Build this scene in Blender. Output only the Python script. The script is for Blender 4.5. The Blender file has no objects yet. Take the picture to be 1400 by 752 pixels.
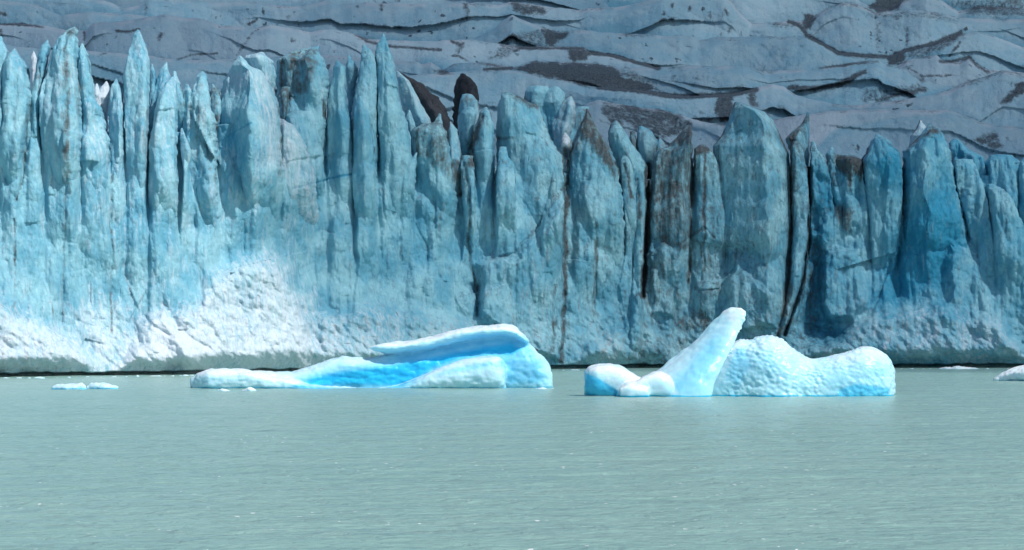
import bpy, math, random
import numpy as np
R = math.radians
F = 3970.0; CX = 700.0; HY = 440.0; H = 9.0     # focal length in photo pixels, centre column, horizon row, eye height

scene = bpy.context.scene
col = scene.collection

# ------------------------------------------------------------------ noise
_rng = np.random.RandomState(7)
_perm = _rng.permutation(256).astype(np.int32)
_perm = np.concatenate([_perm, _perm, _perm])
_g = _rng.normal(size=(256, 3)); _g /= np.linalg.norm(_g, axis=1)[:, None]; _g = _g.astype(np.float32)
_jit = _rng.rand(256, 3).astype(np.float32)

def perlin(x, y, z):
    x, y, z = np.broadcast_arrays(x, y, z)
    xi = np.floor(x).astype(np.int32); yi = np.floor(y).astype(np.int32); zi = np.floor(z).astype(np.int32)
    xf = (x - xi).astype(np.float32); yf = (y - yi).astype(np.float32); zf = (z - zi).astype(np.float32)
    u = xf*xf*xf*(xf*(xf*6-15)+10); v = yf*yf*yf*(yf*(yf*6-15)+10); w = zf*zf*zf*(zf*(zf*6-15)+10)
    out = 0
    for dx in (0, 1):
        for dy in (0, 1):
            for dz in (0, 1):
                h = _perm[_perm[_perm[(xi+dx) & 255] + ((yi+dy) & 255)] + ((zi+dz) & 255)]
                g = _g[h]
                n = g[..., 0]*(xf-dx) + g[..., 1]*(yf-dy) + g[..., 2]*(zf-dz)
                out = out + n*(u if dx else 1-u)*(v if dy else 1-v)*(w if dz else 1-w)
    return out*1.6

def fbm(x, y, z, octv=4, gain=.5, ridged=False):
    a = 1.0; s = 0; t = 0
    for i in range(octv):
        n = perlin(x + 17.3*i, y + 5.1*i, z + 9.7*i)
        if ridged: n = 1 - 2*np.abs(n)
        s = s + a*n; t += a; a *= gain; x = x*2.03; y = y*2.03; z = z*2.03
    return s/t

def worley(x, y, z):
    """F1 and F2 distances in 3-D cells"""
    x, y, z = np.broadcast_arrays(x, y, z)
    xi = np.floor(x).astype(np.int32); yi = np.floor(y).astype(np.int32); zi = np.floor(z).astype(np.int32)
    f1 = np.full(x.shape, 9., np.float32); f2 = f1.copy()
    for dx in (-1, 0, 1):
        for dy in (-1, 0, 1):
            for dz in (-1, 0, 1):
                h = _perm[_perm[_perm[(xi+dx) & 255] + ((yi+dy) & 255)] + ((zi+dz) & 255)]
                j = _jit[h]
                d = (xi+dx+j[..., 0]-x)**2 + (yi+dy+j[..., 1]-y)**2 + (zi+dz+j[..., 2]-z)**2
                f2 = np.minimum(f2, np.maximum(f1, d)); f1 = np.minimum(f1, d)
    return np.sqrt(f1), np.sqrt(f2)

def facets(x, y, z, q=.9, gs=.9):
    """continuous faceted surface: upper envelope of randomly tilted caps"""
    x, y, z = np.broadcast_arrays(x, y, z)
    xi = np.floor(x).astype(np.int32); yi = np.floor(y).astype(np.int32); zi = np.floor(z).astype(np.int32)
    best = np.full(x.shape, -9., np.float32)
    for dx in (-1, 0, 1):
        for dy in (-1, 0, 1):
            for dz in (-1, 0, 1):
                h = _perm[_perm[_perm[(xi+dx) & 255] + ((yi+dy) & 255)] + ((zi+dz) & 255)]
                j = _jit[h]; g = _g[h]
                px, py, pz = x-(xi+dx+j[..., 0]), y-(yi+dy+j[..., 1]), z-(zi+dz+j[..., 2])
                best = np.maximum(best, gs*(g[..., 0]*px+g[..., 1]*py+g[..., 2]*pz) - q*(px*px+py*py+pz*pz))
    return best

def sstep(a, b, x):
    t = np.clip((x-a)/(b-a), 0, 1); return t*t*(3-2*t)

def line_dist(px, py, pts):
    d = np.full(np.shape(px), 1e9, np.float32)
    for (x0, y0), (x1, y1) in zip(pts[:-1], pts[1:]):
        vx, vy = x1-x0, y1-y0
        t = np.clip(((px-x0)*vx+(py-y0)*vy)/(vx*vx+vy*vy+1e-9), 0, 1)
        d = np.minimum(d, np.hypot(px-x0-t*vx, py-y0-t*vy))
    return d

def poly_sd(px, py, pts):
    """signed distance, positive inside"""
    d = line_dist(px, py, list(pts)+[pts[0]])
    ins = np.zeros(np.shape(px), bool)
    n = len(pts)
    for i in range(n):
        x0, y0 = pts[i]; x1, y1 = pts[(i+1) % n]
        if y0 == y1: continue
        c = ((y0 > py) != (y1 > py)) & (px < (x1-x0)*(py-y0)/(y1-y0)+x0)
        ins ^= c
    return np.where(ins, d, -d)

def P(px, py, D):
    px, py, D = np.broadcast_arrays(px, py, D)
    return np.stack([(px-CX)/F*D, D, H+(HY-py)/F*D], -1)

# ------------------------------------------------------------------ mesh helpers
def link(o, parent=None):
    col.objects.link(o)
    if parent is not None: o.parent = parent
    return o

def mesh_np(name, V, Fq, mat, parent=None, mask=None, smooth=True):
    me = bpy.data.meshes.new(name)
    V = np.asarray(V, np.float32).reshape(-1, 3); Fq = np.asarray(Fq, np.int32)
    k = Fq.shape[1]
    me.vertices.add(len(V)); me.vertices.foreach_set('co', V.ravel())
    me.loops.add(Fq.size); me.loops.foreach_set('vertex_index', Fq.ravel())
    me.polygons.add(len(Fq))
    me.polygons.foreach_set('loop_start', np.arange(0, Fq.size, k, dtype=np.int32))
    me.polygons.foreach_set('loop_total', np.full(len(Fq), k, np.int32))
    me.update(calc_edges=True); me.validate()
    if smooth: me.polygons.foreach_set('use_smooth', np.ones(len(me.polygons), bool))
    if mask is not None:
        a = me.color_attributes.new('mask', 'FLOAT_COLOR', 'POINT')
        m = np.ones((len(V), 4), np.float32); m[:, :mask.shape[-1]] = mask.reshape(len(V), -1)
        a.data.foreach_set('color', np.clip(m, 0, 1).ravel())
    me.materials.append(mat)
    o = bpy.data.objects.new(name, me)
    return link(o, parent)

def grid_faces(nr, nc, wrap=False):
    r = np.arange(nr-1)[:, None]; c = np.arange(nc if wrap else nc-1)[None, :]
    c2 = (c+1) % nc
    return np.stack([r*nc+c, r*nc+c2, (r+1)*nc+c2, (r+1)*nc+c], -1).reshape(-1, 4)

def grid_normals(V, wrap=False):
    if wrap:
        dc = np.roll(V, -1, 1)-np.roll(V, 1, 1)
    else:
        dc = np.gradient(V, axis=1)
    dr = np.gradient(V, axis=0)
    n = np.cross(dc, dr); n /= np.linalg.norm(n, axis=-1, keepdims=True)+1e-9
    return n

def tag(o, label=None, cat=None, group=None, kind=None):
    if label: o['label'] = label
    if cat: o['category'] = cat
    if group: o['group'] = group
    if kind: o['kind'] = kind
    return o

def empty(name, loc=(0, 0, 0)):
    o = bpy.data.objects.new(name, None); o.location = loc; return link(o)

# ------------------------------------------------------------------ materials
def new_mat(name):
    m = bpy.data.materials.new(name); m.use_nodes = True
    nt = m.node_tree; nt.nodes.clear()
    out = nt.nodes.new('ShaderNodeOutputMaterial'); b = nt.nodes.new('ShaderNodeBsdfPrincipled')
    nt.links.new(b.outputs[0], out.inputs[0])
    return m, nt, b

class NB:
    def __init__(s, nt):
        s.nt = nt; s.geo = nt.nodes.new('ShaderNodeNewGeometry')
    def N(s, t, **kw):
        n = s.nt.nodes.new(t)
        for k, v in kw.items(): setattr(n, k, v)
        return n
    def L(s, a, b): s.nt.links.new(a, b)
    def coord(s, sc=(1, 1, 1), rot=(0, 0, 0)):
        m = s.N('ShaderNodeMapping'); s.L(s.geo.outputs['Position'], m.inputs[0])
        m.inputs['Scale'].default_value = sc; m.inputs['Rotation'].default_value = rot
        return m.outputs[0]
    def noise(s, vec, scale, detail=6, rough=.55, dist=0):
        n = s.N('ShaderNodeTexNoise'); s.L(vec, n.inputs['Vector'])
        n.inputs['Scale'].default_value = scale; n.inputs['Detail'].default_value = detail
        n.inputs['Roughness'].default_value = rough; n.inputs['Distortion'].default_value = dist
        return n.outputs[0]
    def math(s, op, a, b=None, clamp=False):
        n = s.N('ShaderNodeMath', operation=op, use_clamp=clamp)
        for i, v in enumerate((a, b)):
            if v is None: continue
            if isinstance(v, (int, float)): n.inputs[i].default_value = v
            else: s.L(v, n.inputs[i])
        return n.outputs[0]
    def ramp(s, v, lo, hi):
        n = s.N('ShaderNodeMapRange'); n.interpolation_type = 'SMOOTHSTEP'
        s.L(v, n.inputs[0]); n.inputs[1].default_value = lo; n.inputs[2].default_value = hi
        return n.outputs[0]
    def mix(s, f, a, b):
        n = s.N('ShaderNodeMix', data_type='RGBA')
        if isinstance(f, (int, float)): n.inputs[0].default_value = f
        else: s.L(f, n.inputs[0])
        for i, v in ((6, a), (7, b)):
            if isinstance(v, tuple): n.inputs[i].default_value = (*v, 1)
            else: s.L(v, n.inputs[i])
        return n.outputs[2]
    def bump(s, h, strength, dist, nrm=None):
        n = s.N('ShaderNodeBump'); s.L(h, n.inputs['Height'])
        n.inputs['Strength'].default_value = strength; n.inputs['Distance'].default_value = dist
        if nrm is not None: s.L(nrm, n.inputs['Normal'])
        return n.outputs[0]

def ice_material(name, base1, base2, deep, snow, dirt_a, dirt_b, rough=.45, bump=(.5, .35), streak=1.0, sss=0.0, spot=0.0, nz=1.0, stain=0.0, dlo=.18, dhi=1.0):
    """mask: R grit, G crushed white ice, B clear deep-blue ice"""
    m, nt, b = new_mat(name); q = NB(nt)
    at = q.N('ShaderNodeAttribute', attribute_name='mask'); sp = q.N('ShaderNodeSeparateColor')
    q.L(at.outputs['Color'], sp.inputs[0]); Rr, G, B = sp.outputs[0], sp.outputs[1], sp.outputs[2]
    iso = q.coord(); ver = q.coord((1, 1, .16)); 
    n1 = q.noise(iso, .16, 5); n2 = q.noise(ver, 1.3, 7, .64, .5); n3 = q.noise(iso, 2.2, 5, .6); n4 = q.noise(iso, .55, 8, .65, .8)
    c = q.mix(q.ramp(n1, .35, .65), base1, base2)
    bl = q.math('ADD', B, q.math('MULTIPLY', q.math('SUBTRACT', n4, .5), 1.0*nz))
    bl = q.math('ADD', bl, q.math('MULTIPLY', q.math('SUBTRACT', n2, .5), .6*nz))
    c = q.mix(q.ramp(bl, .10 if nz < .5 else .18, 1.0), c, deep)
    wh = q.math('ADD', G, q.math('MULTIPLY', q.math('SUBTRACT', n2, .5), 1.1*streak))
    wh = q.math('ADD', wh, q.math('MULTIPLY', q.math('SUBTRACT', n3, .5), .3*nz))
    c = q.mix(q.math('MULTIPLY', q.ramp(wh, .05, .95) if nz < 1 else q.ramp(wh, .06, .85), 1.0), c, snow)
    # grit: soft washes plus thin run-down stains
    dn = q.math('ADD', Rr, q.math('MULTIPLY', q.math('SUBTRACT', n4, .5), 1.2))
    dn = q.math('ADD', dn, q.math('MULTIPLY', q.math('SUBTRACT', n2, .5), 1.3))
    dn = q.math('ADD', dn, q.math('MULTIPLY', q.math('SUBTRACT', n3, .5), .6))
    st = q.noise(q.coord((1, 1, .045)), .75, 6, .62, .25); st2 = q.noise(q.coord((1, 1, .35)), .07, 3)
    dn = q.math('ADD', dn, q.math('MULTIPLY', q.math('MULTIPLY', q.ramp(st, .60, .72), q.ramp(st2, .45, .62)), stain))
    dn2 = q.math('MULTIPLY', q.ramp(dn, dlo, dhi), q.ramp(Rr, .0, .22 if not stain else .04))
    dc = q.mix(q.ramp(n3, .35, .65), dirt_a, dirt_b)
    c = q.mix(q.math('MULTIPLY', dn2, .92), c, dc)
    if spot:
        v = q.coord((1, 1, .45), (0, R(20), 0))
        s1 = q.noise(v, .42, 3, .5); s2 = q.noise(v, .06, 3)
        f = q.math('MULTIPLY', q.ramp(s1, .62, .70), q.ramp(s2, .48, .62))
        c = q.mix(q.math('MULTIPLY', f, spot), c, (.035, .06, .085))
    q.L(c, b.inputs['Base Color'])
    b.inputs['Roughness'].default_value = rough
    b.inputs['IOR'].default_value = 1.31
    if sss:
        b.inputs['Subsurface Weight'].default_value = sss
        b.inputs['Subsurface Radius'].default_value = (.25, .8, 1.0); b.inputs['Subsurface Scale'].default_value = .8
    h1 = q.noise(q.coord((1, 1, .45)), 1.7, 8, .68, .6)
    nb = q.bump(h1, bump[0], .8)
    vo = q.N('ShaderNodeTexVoronoi'); vo.inputs['Scale'].default_value = .9; q.L(q.coord((1, 1, .5)), vo.inputs['Vector'])
    nb = q.bump(vo.outputs[0], bump[1], .5, nb)
    q.L(nb, b.inputs['Normal'])
    return m

DIRT_A = (.040, .041, .045); DIRT_B = (.105, .100, .098)
M_cliff = ice_material('glacier_ice', (.15,.445,.60), (.325,.63,.738), (.03,.30,.49), (.72,.82,.90), DIRT_A, DIRT_B, .36, (.8, .15), 1.35, stain=.6)
M_field = ice_material('old_glacier_ice', (.27,.485,.61), (.36,.54,.64), (.14,.36,.50), (.45,.57,.66), (.022,.032,.046), (.085,.105,.13), .6, (.7, .05), .30, 0, .9, dlo=.12, dhi=.85)
M_rock = ice_material('moraine_grit', (.040,.047,.060), (.058,.066,.080), (.03,.033,.04), (.10,.10,.11), (.02,.022,.028), (.04,.041,.048), .8, (.9, .5), .3)
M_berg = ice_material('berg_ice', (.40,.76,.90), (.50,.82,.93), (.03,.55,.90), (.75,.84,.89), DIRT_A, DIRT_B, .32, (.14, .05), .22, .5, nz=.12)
M_berg2 = ice_material('clear_berg_ice', (.36,.74,.90), (.48,.81,.93), (.02,.52,.84), (.75,.84,.89), DIRT_A, DIRT_B, .22, (.12, .0), .22, .5, nz=.15)

def water_material():
    m, nt, b = new_mat('glacial_water'); q = NB(nt)
    a = q.noise(q.coord((.35, 1, 1)), .05, 4); a2 = q.noise(q.coord((.5, 1, 1)), .6, 5)
    c = q.mix(q.ramp(a, .35, .65), (.245, .405, .365), (.28, .435, .39))
    c = q.mix(q.ramp(a2, .3, .7), c, (.265, .43, .385))
    fl = q.noise(q.coord((.8, .5, 1)), 2.6, 2, .4); fl2 = q.noise(q.coord((.6, 1, 1)), .12, 3)
    c = q.mix(q.math('MULTIPLY', q.ramp(fl, .70, .73), q.ramp(fl2, .45, .6)), c, (.85, .88, .87))  # sun glints on the ripples, painted as small white flecks
    q.L(c, b.inputs['Base Color']); b.inputs['Roughness'].default_value = .22; b.inputs['IOR'].default_value = 1.33; b.inputs['Specular IOR Level'].default_value = .45
    h1 = q.noise(q.coord((.8, 1, 1), (0, 0, R(14))), .75, 8, .60, .8)
    nb = q.bump(h1, .65, .6)
    h2 = q.noise(q.coord((.6, 1, 1), (0, 0, R(-18))), .16, 5, .6)
    nb = q.bump(h2, .6, 1.8, nb)
    q.L(nb, b.inputs['Normal'])
    return m
M_water = water_material()

# ------------------------------------------------------------------ traced marks on the front (photo px)
def base_py(px):
    return np.interp(px, [-300, 0, 250, 420, 750, 880, 1400, 1700], [517, 515, 512, 508, 504.5, 503, 502.5, 502])
def D0(px): return H*F/(base_py(px)-HY)
def wall_y(px, py):
    h = np.maximum(base_py(px)-py, 0)
    return D0(px) + 5.5*(1-np.exp(-h/70)) + .020*h

# crevices: points, half width px, depth m, grit
CRACKS = [
 ([(886,226),(885,300),(882,360),(878,405)], 2.6, 4.3, .75),
 ([(772,205),(775,230),(773,300),(772,400),(768,495)], 2.2, 2.2, .85),
 ([(946,195),(945,300),(942,385)], 1.4, 1.8, .8), ([(963,210),(962,300),(964,370)], 1.0, 1.0, .6),
 ([(1071,190),(1080,215),(1083,290),(1080,350),(1074,420),(1064,460)], 2.4, 1.0, .75),
 ([(1107,230),(1106,330),(1092,400),(1072,458)], 2.4, 4.3, .4),
 ([(774,250),(742,300),(706,346),(660,356)], 1.6, 2.0, .25),
 ([(630,205),(640,250),(641,330),(650,390),(652,430)], 1.5, 1.6, .55),
 ([(155,205),(152,300),(153,400),(152,455)], 1.3, 1.0, .8), ([(92,230),(88,330),(85,440)], 1.6, 1.0, .6),
 ([(44,140),(38,180),(32,235),(22,275)], 1.8, 3.0, .75), ([(18,300),(22,370),(20,425)], 1.2, 1.2, .5),
 ([(56,95),(55,150),(56,205)], 1.3, 2.0, .45), ([(94,42),(94,110),(95,170),(95,265)], 2.4, .8, .75),
 ([(110,112),(109,157)], 2.0, 1.5, .7), ([(203,150),(201,200),(200,235)], 1.5, 3.0, .6),
 ([(384,150),(385,200),(382,240)], 1.8, 3.5, .7), ([(275,150),(272,190),(266,245)], 1.8, 1.0, .6),
 ([(296,160),(299,200),(296,250)], 1.5, 1.0, .6), ([(443,140),(444,160)], 2.6, 4, 1.0),
 ([(516,90),(516,170),(520,240),(528,300)], 1.6, 1.3, .25), ([(508,158),(514,200),(518,250)], 1.4, 1.2, .2),
 ([(812,300),(815,350),(810,440)], 1.5, .8, .55), ([(757,390),(757,480)], 1.5, .8, .55),
 ([(1233,210),(1232,260),(1225,330),(1205,400),(1190,430)], 2.0, 3.0, .3),
 ([(1332,280),(1334,330),(1345,400)], 1.4, .9, .4), ([(1368,260),(1370,320)], 1.4, .9, .4),
 ([(405,258),(440,247),(482,238)], 1.2, .8, 0), ([(310,188),(330,178),(345,170)], 1.0, .6, 0), ([(435,360),(440,300),(430,250)], 1.2, 1.0, .15),
 ([(905,330),(925,338),(945,322),(962,312),(976,326)], 1.4, 1.4, .3), ([(942,350),(944,372),(955,398),(985,395),(1002,370),(1008,340)], 1.6, 1.8, .3),
 ([(244,140),(245,180),(243,240)], 1.2, 1.5, .2), ([(560,290),(585,340),(575,420)], 1.3, 1.0, .15),
 ([(660,160),(650,180),(644,200),(645,225)], 4.0, 1.5, .9), ([(620,225),(625,240),(632,265)], 3.2, 2.0, .75),
 ([(854,225),(858,240),(862,270)], 1.2, 1.0, .7), ([(872,245),(874,300)], 1.0, .8, .6),
 ([(700,190),(680,190)], 1.4, .6, .5), ([(1316,215),(1312,240),(1316,268)], 1.5, .8, .5),
]
# aprons and slabs: polygon, rise m (towards the lake), edge softness px, white, grit, blue
SLABS = [
 ([(-160,400),(0,395),(30,425),(60,440),(110,470),(137,512),(-160,517)], 4.5, 34, .38, .08, 0),
 ([(200,430),(225,420),(262,470),(280,505),(150,512),(185,470)], 3.5, 22, .55, 0, 0),
 ([(330,345),(370,345),(400,372),(418,410),(432,440),(432,508),(250,512),(235,440),(285,375)], 5.0, 40, .38, .03, 0),
 ([(430,430),(500,412),(580,425),(650,440),(650,506),(430,508)], 3.0, 26, .28, .05, 0),
 ([(652,354),(704,350),(742,304),(772,262),(773,320),(772,500),(655,440)], 2.6, 10, .12, 0, 0),
 ([(872,382),(885,400),(892,430),(905,470),(935,503),(770,504),(800,470),(850,440)], 3.5, 22, .2, .04, 0),
 ([(1118,352),(1140,338),(1168,345),(1192,410),(1172,442),(1128,440)], 3.5, 14, .25, .08, 0),
 ([(1180,435),(1232,418),(1290,415),(1345,430),(1410,485),(1600,495),(1600,503),(1090,503),(1085,480),(1150,455)], 4.5, 26, .32, .08, 0),
 ([(1290,330),(1330,330),(1365,420),(1400,470),(1400,500),(1330,440),(1290,420)], 2.5, 20, .2, .05, 0),
 ([(990,375),(1010,355),(1030,380),(1060,400),(1060,450),(990,450)], 2.0, 8, .15, .0, 0),
 ([(890,340),(910,330),(925,345),(930,380),(925,440),(890,430)], 1.8, 8, .08, .1, 0),
 ([(928,384),(934,390),(934,412),(928,420),(922,410),(922,390)], 1.2, 4, .4, 0, 0),
 ([(1100,330),(1125,320),(1135,350),(1128,440),(1160,450),(1160,470),(1085,470)], -3.0, 34, 0, .2, .45),
 ([(946,318),(972,330),(1010,330),(1040,350),(1030,370),(1005,350),(990,392),(955,396),(944,360)], -2.2, 20, -.1, .10, .1),
 ([(1110,240),(1138,240),(1142,280),(1125,320),(1106,320)], -2.5, 12, 0, .05, .35),
 ([(1235,290),(1285,240),(1310,280),(1320,340),(1280,400),(1230,420),(1185,420),(1200,360)], -1.5, 30, -.1, 0, .38),
 ([(170,120),(182,130),(198,220),(204,300),(172,300)], 0, 12, 0, 0, .7),
 ([(304,125),(350,165),(352,240),(330,260),(296,230),(296,160)], 0, 10, 0, 0, .45),
 ([(204,100),(216,90),(222,110),(208,160)], 0, 8, 0, 0, .6),
 ([(304,108),(340,80),(362,100),(380,150),(384,230),(360,240),(352,165),(330,135)], 0, 10, .25, 0, 0),  # sunlit right side and top of this serac, put in as white
 ([(448,120),(474,100),(482,170),(484,220),(446,220)], 0, 14, 0, 0, .15),
 ([(540,290),(560,260),(600,300),(590,360),(530,400),(490,380)], -1.5, 26, -.1, 0, .18),
 ([(640,390),(652,380),(660,420),(648,440)], -2.5, 10, 0, .1, .35),
 ([(760,380),(770,400),(768,480),(750,490)], -1.2, 10, 0, .25, .15),
 ([(1220,190),(1233,210),(1230,260),(1200,260),(1190,230)], 0, 12, 0, 0, .4),
 ([(1300,195),(1345,220),(1350,250),(1310,240)], 0, 12, .1, 0, .25),
 ([(350,330),(400,330),(440,430),(400,430)], 1.0, 30, .15, 0, 0),
 ([(100,420),(170,400),(210,450),(190,505),(130,505)], 0, 26, .22, 0, 0),
]
DIRTY = [  # grit washes on the seracs: polygon, strength
 ([(380,84),(400,70),(437,63),(436,90),(425,130),(405,135),(392,165),(380,160)], .62),
 ([(799,150),(806,150),(826,190),(842,225),(838,245),(815,215),(795,185),(780,230),(778,260),(776,210)], .62),
 ([(895,205),(905,204),(940,172),(947,174),(947,330),(935,345),(900,330),(890,300),(889,230)], .22),
 ([(920,190),(940,170),(947,175),(944,200),(925,205)], .5),
 ([(688,126),(712,130),(738,144),(736,152),(720,148),(700,134)], .7),
 ([(949,198),(970,199),(972,208),(958,212),(949,212)], .8),
 ([(1140,210),(1175,213),(1182,228),(1176,252),(1165,238),(1160,262),(1152,238),(1140,225)], .95),
 ([(1135,285),(1150,276),(1165,290),(1160,320),(1145,310)], .5),
 ([(1234,208),(1262,181),(1271,168),(1284,180),(1290,186),(1275,186),(1258,192),(1240,208)], .95),
 ([(1200,190),(1212,190),(1222,204),(1232,212),(1225,216),(1214,200)], .7),
 ([(1070,189),(1083,180),(1106,154),(1107,165),(1090,190),(1100,230),(1104,236),(1106,200),(1109,180),(1107,240),(1096,232),(1086,200)], .55),
 ([(1062,168),(1070,182),(1082,200),(1084,215),(1078,208),(1066,190)], .85),
 ([(93,42),(102,37),(106,40),(107,52),(98,56),(88,50)], .75),
 ([(112,60),(120,72),(128,112),(134,140),(130,140),(122,100),(116,80)], .35),
 ([(48,80),(66,55),(58,110),(50,160),(56,205),(44,200),(38,235),(42,160)], .35),
 ([(262,100),(284,100),(290,150),(296,250),(266,250),(256,160)], .26),
 ([(240,98),(252,120),(255,150),(248,150),(240,115)], .3),
 ([(289,116),(303,112),(305,128),(296,150),(290,140)], .5),
 ([(172,92),(184,98),(182,120),(172,124)], .3),
 ([(560,176),(600,158),(612,190),(618,240),(600,235),(570,215)], .35),
 ([(618,220),(632,215),(636,250),(628,262),(616,245)], .55),
 ([(626,134),(640,128),(660,140),(655,150),(640,142),(628,150)], .35),
 ([(786,190),(800,186),(792,215),(780,225)], .4),
 ([(780,160),(830,150),(860,180),(840,175),(820,170)], .3),
 ([(1110,205),(1130,218),(1140,240),(1148,262),(1138,250),(1125,225)], .45),
 ([(1100,380),(1115,350),(1120,400),(1118,460),(1104,450)], .3),
 ([(0,480),(60,495),(120,500),(140,512),(0,515)], .25),
 ([(560,175),(590,172),(596,215),(566,215)], .2),
 ([(920,430),(960,420),(980,450),(930,455)], .3), ([(1110,440),(1160,450),(1155,470),(1100,465)], .15),
 ([(475,90),(492,92),(486,130),(478,150)], .22),
]
def apply_marks(px, py, relief=False):
    """grit, white, blue masks and relief (m, negative = towards the lake) at photo positions"""
    wob = 9*fbm(px*.03, py*.02, 3.3, 4, .6); wob2 = 9*fbm(px*.03, py*.02, 8.3, 4, .6)
    qx, qy = px+1.4*wob, py+1.4*wob2
    dirt = np.zeros(px.shape, np.float32); white = dirt.copy(); blue = dirt.copy(); rel = dirt.copy()
    for pts, rise, soft, w, g, b in SLABS:
        xs = [p[0] for p in pts]; ys = [p[1] for p in pts]
        if px.max() < min(xs)-20 or px.min() > max(xs)+20 or py.max() < min(ys)-20 or py.min() > max(ys)+20: continue
        sd = poly_sd(qx, qy, pts)
        k = sstep(-soft*.25, soft*.75, sd) if soft > 12 else sstep(-2, soft, sd)
        rel -= rise*k; kk = sstep(-16, 26, sd)
        white += w*kk; dirt += g*kk; blue += b*kk
    for pts, s in DIRTY:
        xs = [p[0] for p in pts]; ys = [p[1] for p in pts]
        if px.max() < min(xs)-20 or px.min() > max(xs)+20 or py.max() < min(ys)-20 or py.min() > max(ys)+20: continue
        sd = poly_sd(px+wob*.5, py+wob2*.5, pts)
        dirt = np.maximum(dirt, s*sstep(-5, 8, sd))
    for pts, hw, dep, g in CRACKS:
        dep = dep if dep > 4.2 else dep*.28; g = g if dep > 4.2 else g*.8
        xs = [p[0] for p in pts]; ys = [p[1] for p in pts]
        if px.max() < min(xs)-20 or px.min() > max(xs)+20 or py.max() < min(ys)-20 or py.min() > max(ys)+20: continue
        wobc = .6*wob
        d = line_dist(px+wobc, py, pts)
        vary = .55+.9*np.clip(fbm(px*.02, py*.04, 1.7+hw, 2)+.5, 0, 1)
        rel += dep*np.clip(1-d/(hw*1.6*vary), 0, 1)
        dirt = np.maximum(dirt, g*.95*np.clip(vary, 0, 1.1)*sstep(hw*2.2+1.5, 0, d))
        if g == 0: blue = np.maximum(blue, .6*sstep(3, .5, d))
    # large-scale differences of the ice along the front
    zone = np.interp(px, [-200, 0, 430, 520, 780, 880, 1060, 1110, 1400, 1600], [.06, .06, .10, .20, .20, .16, .20, .42, .42, .42])
    blue += zone
    white += np.interp(px, [0, 400, 480, 760, 1090, 1200, 1600], [.12, .12, -.0, -.10, -.20, -.14, -.06])
    dirt += np.interp(px, [0, 420, 500, 860, 900, 1060, 1110, 1200, 1600], [.02, .02, .14, .30, .40, .36, .32, .08, .06])
    dirt += .22*np.clip(fbm(px*.05, py*.006, 4.4, 3)-.18, 0, 1)*2
    blue += .30*fbm(px*.018, py*.007, 6.6, 4)+.05; white += .30*fbm(px*.03, py*.012, 2.6, 4)
    # crushed ice gathers on the lower slopes
    hh = base_py(px)-py
    white += .25*sstep(150, 10, hh)*np.interp(px, [0, 420, 500, 1600], [1, 1, .45, .5])
    return dirt, white, blue, rel

# ------------------------------------------------------------------ seracs: rows (photo row, left, right) from the tip down
rnd = random.Random(5)
SPIRES = []
def S(rowsd, off=0., **kw):
    kw['off'] = off
    if kw.get('a') is None: kw['a'] = rnd.uniform(-.45, .35)
    kw['wedge'] = rnd.uniform(.35, 1.0)
    SPIRES.append((rowsd, kw))
S([(50,-6,3),(60,-10,7),(70,-14,12),(90,-18,10),(140,-20,12),(200,-20,20)], 0)
S([(60,-60,-52),(90,-70,-40),(130,-75,-30),(200,-80,-20),(260,-80,-15)], 1); S([(80,-110,-104),(120,-120,-90),(200,-125,-75),(260,-125,-70)], 0)
S([(67,18,22),(75,13,27),(85,9,35),(110,6,40),(130,4,44),(155,3,42),(180,0,38),(215,-2,33),(260,-2,30)], -2.0)
S([(71,45,47),(80,41,52),(95,40,51),(115,42,49),(135,42,48)], 9, white=.6, D=None, rough=.5)
S([(55,64,66),(65,58,70),(80,53,67),(100,50,63),(115,46,60),(140,43,58),(170,40,57),(200,38,57),(230,36,57)], -1.0)
S([(37,100,104),(40,94,106),(46,89,107),(55,80,108),(65,75,108),(80,70,108),(102,64,108),(118,58,110),(136,54,112),(170,54,114),(210,56,114),(260,60,112)], -2.5, a=.35, white=.03)
S([(60,111,114),(70,109,119),(91,108,125),(110,109,128),(136,110,132),(150,111,140),(170,112,146),(200,112,150),(240,110,152),(280,110,153)], -1.5)
S([(112,144,147),(120,140,153),(135,134,152),(150,137,150),(165,140,148)], 5, white=.7, rough=.8)
S([(115,131,134),(130,129,140),(150,130,142),(170,132,142)], 4, white=.6, rough=.8)
S([(108,158,161),(118,152,168),(135,150,170),(155,147,172),(190,150,172),(230,150,172),(280,148,172)], 0)
S([(41,187,190),(47,183,194),(57,180,198),(73,175,203),(91,170,206),(110,167,206),(135,169,205),(170,170,204),(220,171,203),(280,172,202)], -2.5, a=.45, rough=.6, white=.05, label='tallest smooth pointed ice spire left of centre')
S([(88,206,209),(100,205,214),(120,205,214),(160,204,212),(200,204,212)], 1, blue=.2)
S([(86,226,229),(94,220,231),(110,214,234),(136,208,236),(170,204,236),(200,204,236)], .5, blue=.15, rough=.8)
S([(106,233,238),(115,226,242),(130,219,244),(150,213,244),(180,207,243),(202,203,243),(240,203,244),(300,202,246)], -3, rough=.8, white=.08)
S([(98,236,241),(110,236,246),(125,237,250),(140,240,254),(165,242,254)], 0, dirt=.1)
S([(116,253,258),(125,250,264),(140,250,266),(170,250,264),(200,250,262)], 0, dirt=.05)
S([(98,275,279),(103,271,284),(120,265,286),(145,259,290),(163,256,296),(200,256,298),(250,262,298),(310,266,300)], -2, a=.0, rough=1.3, white=.05)
S([(176,247,250),(190,246,256),(205,246,262),(215,248,262),(235,250,258)], -5, rough=.5, white=.2, tail=15)
S([(116,289,293),(125,289,303),(150,289,305),(180,290,302)], 1, dirt=.25)
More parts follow.
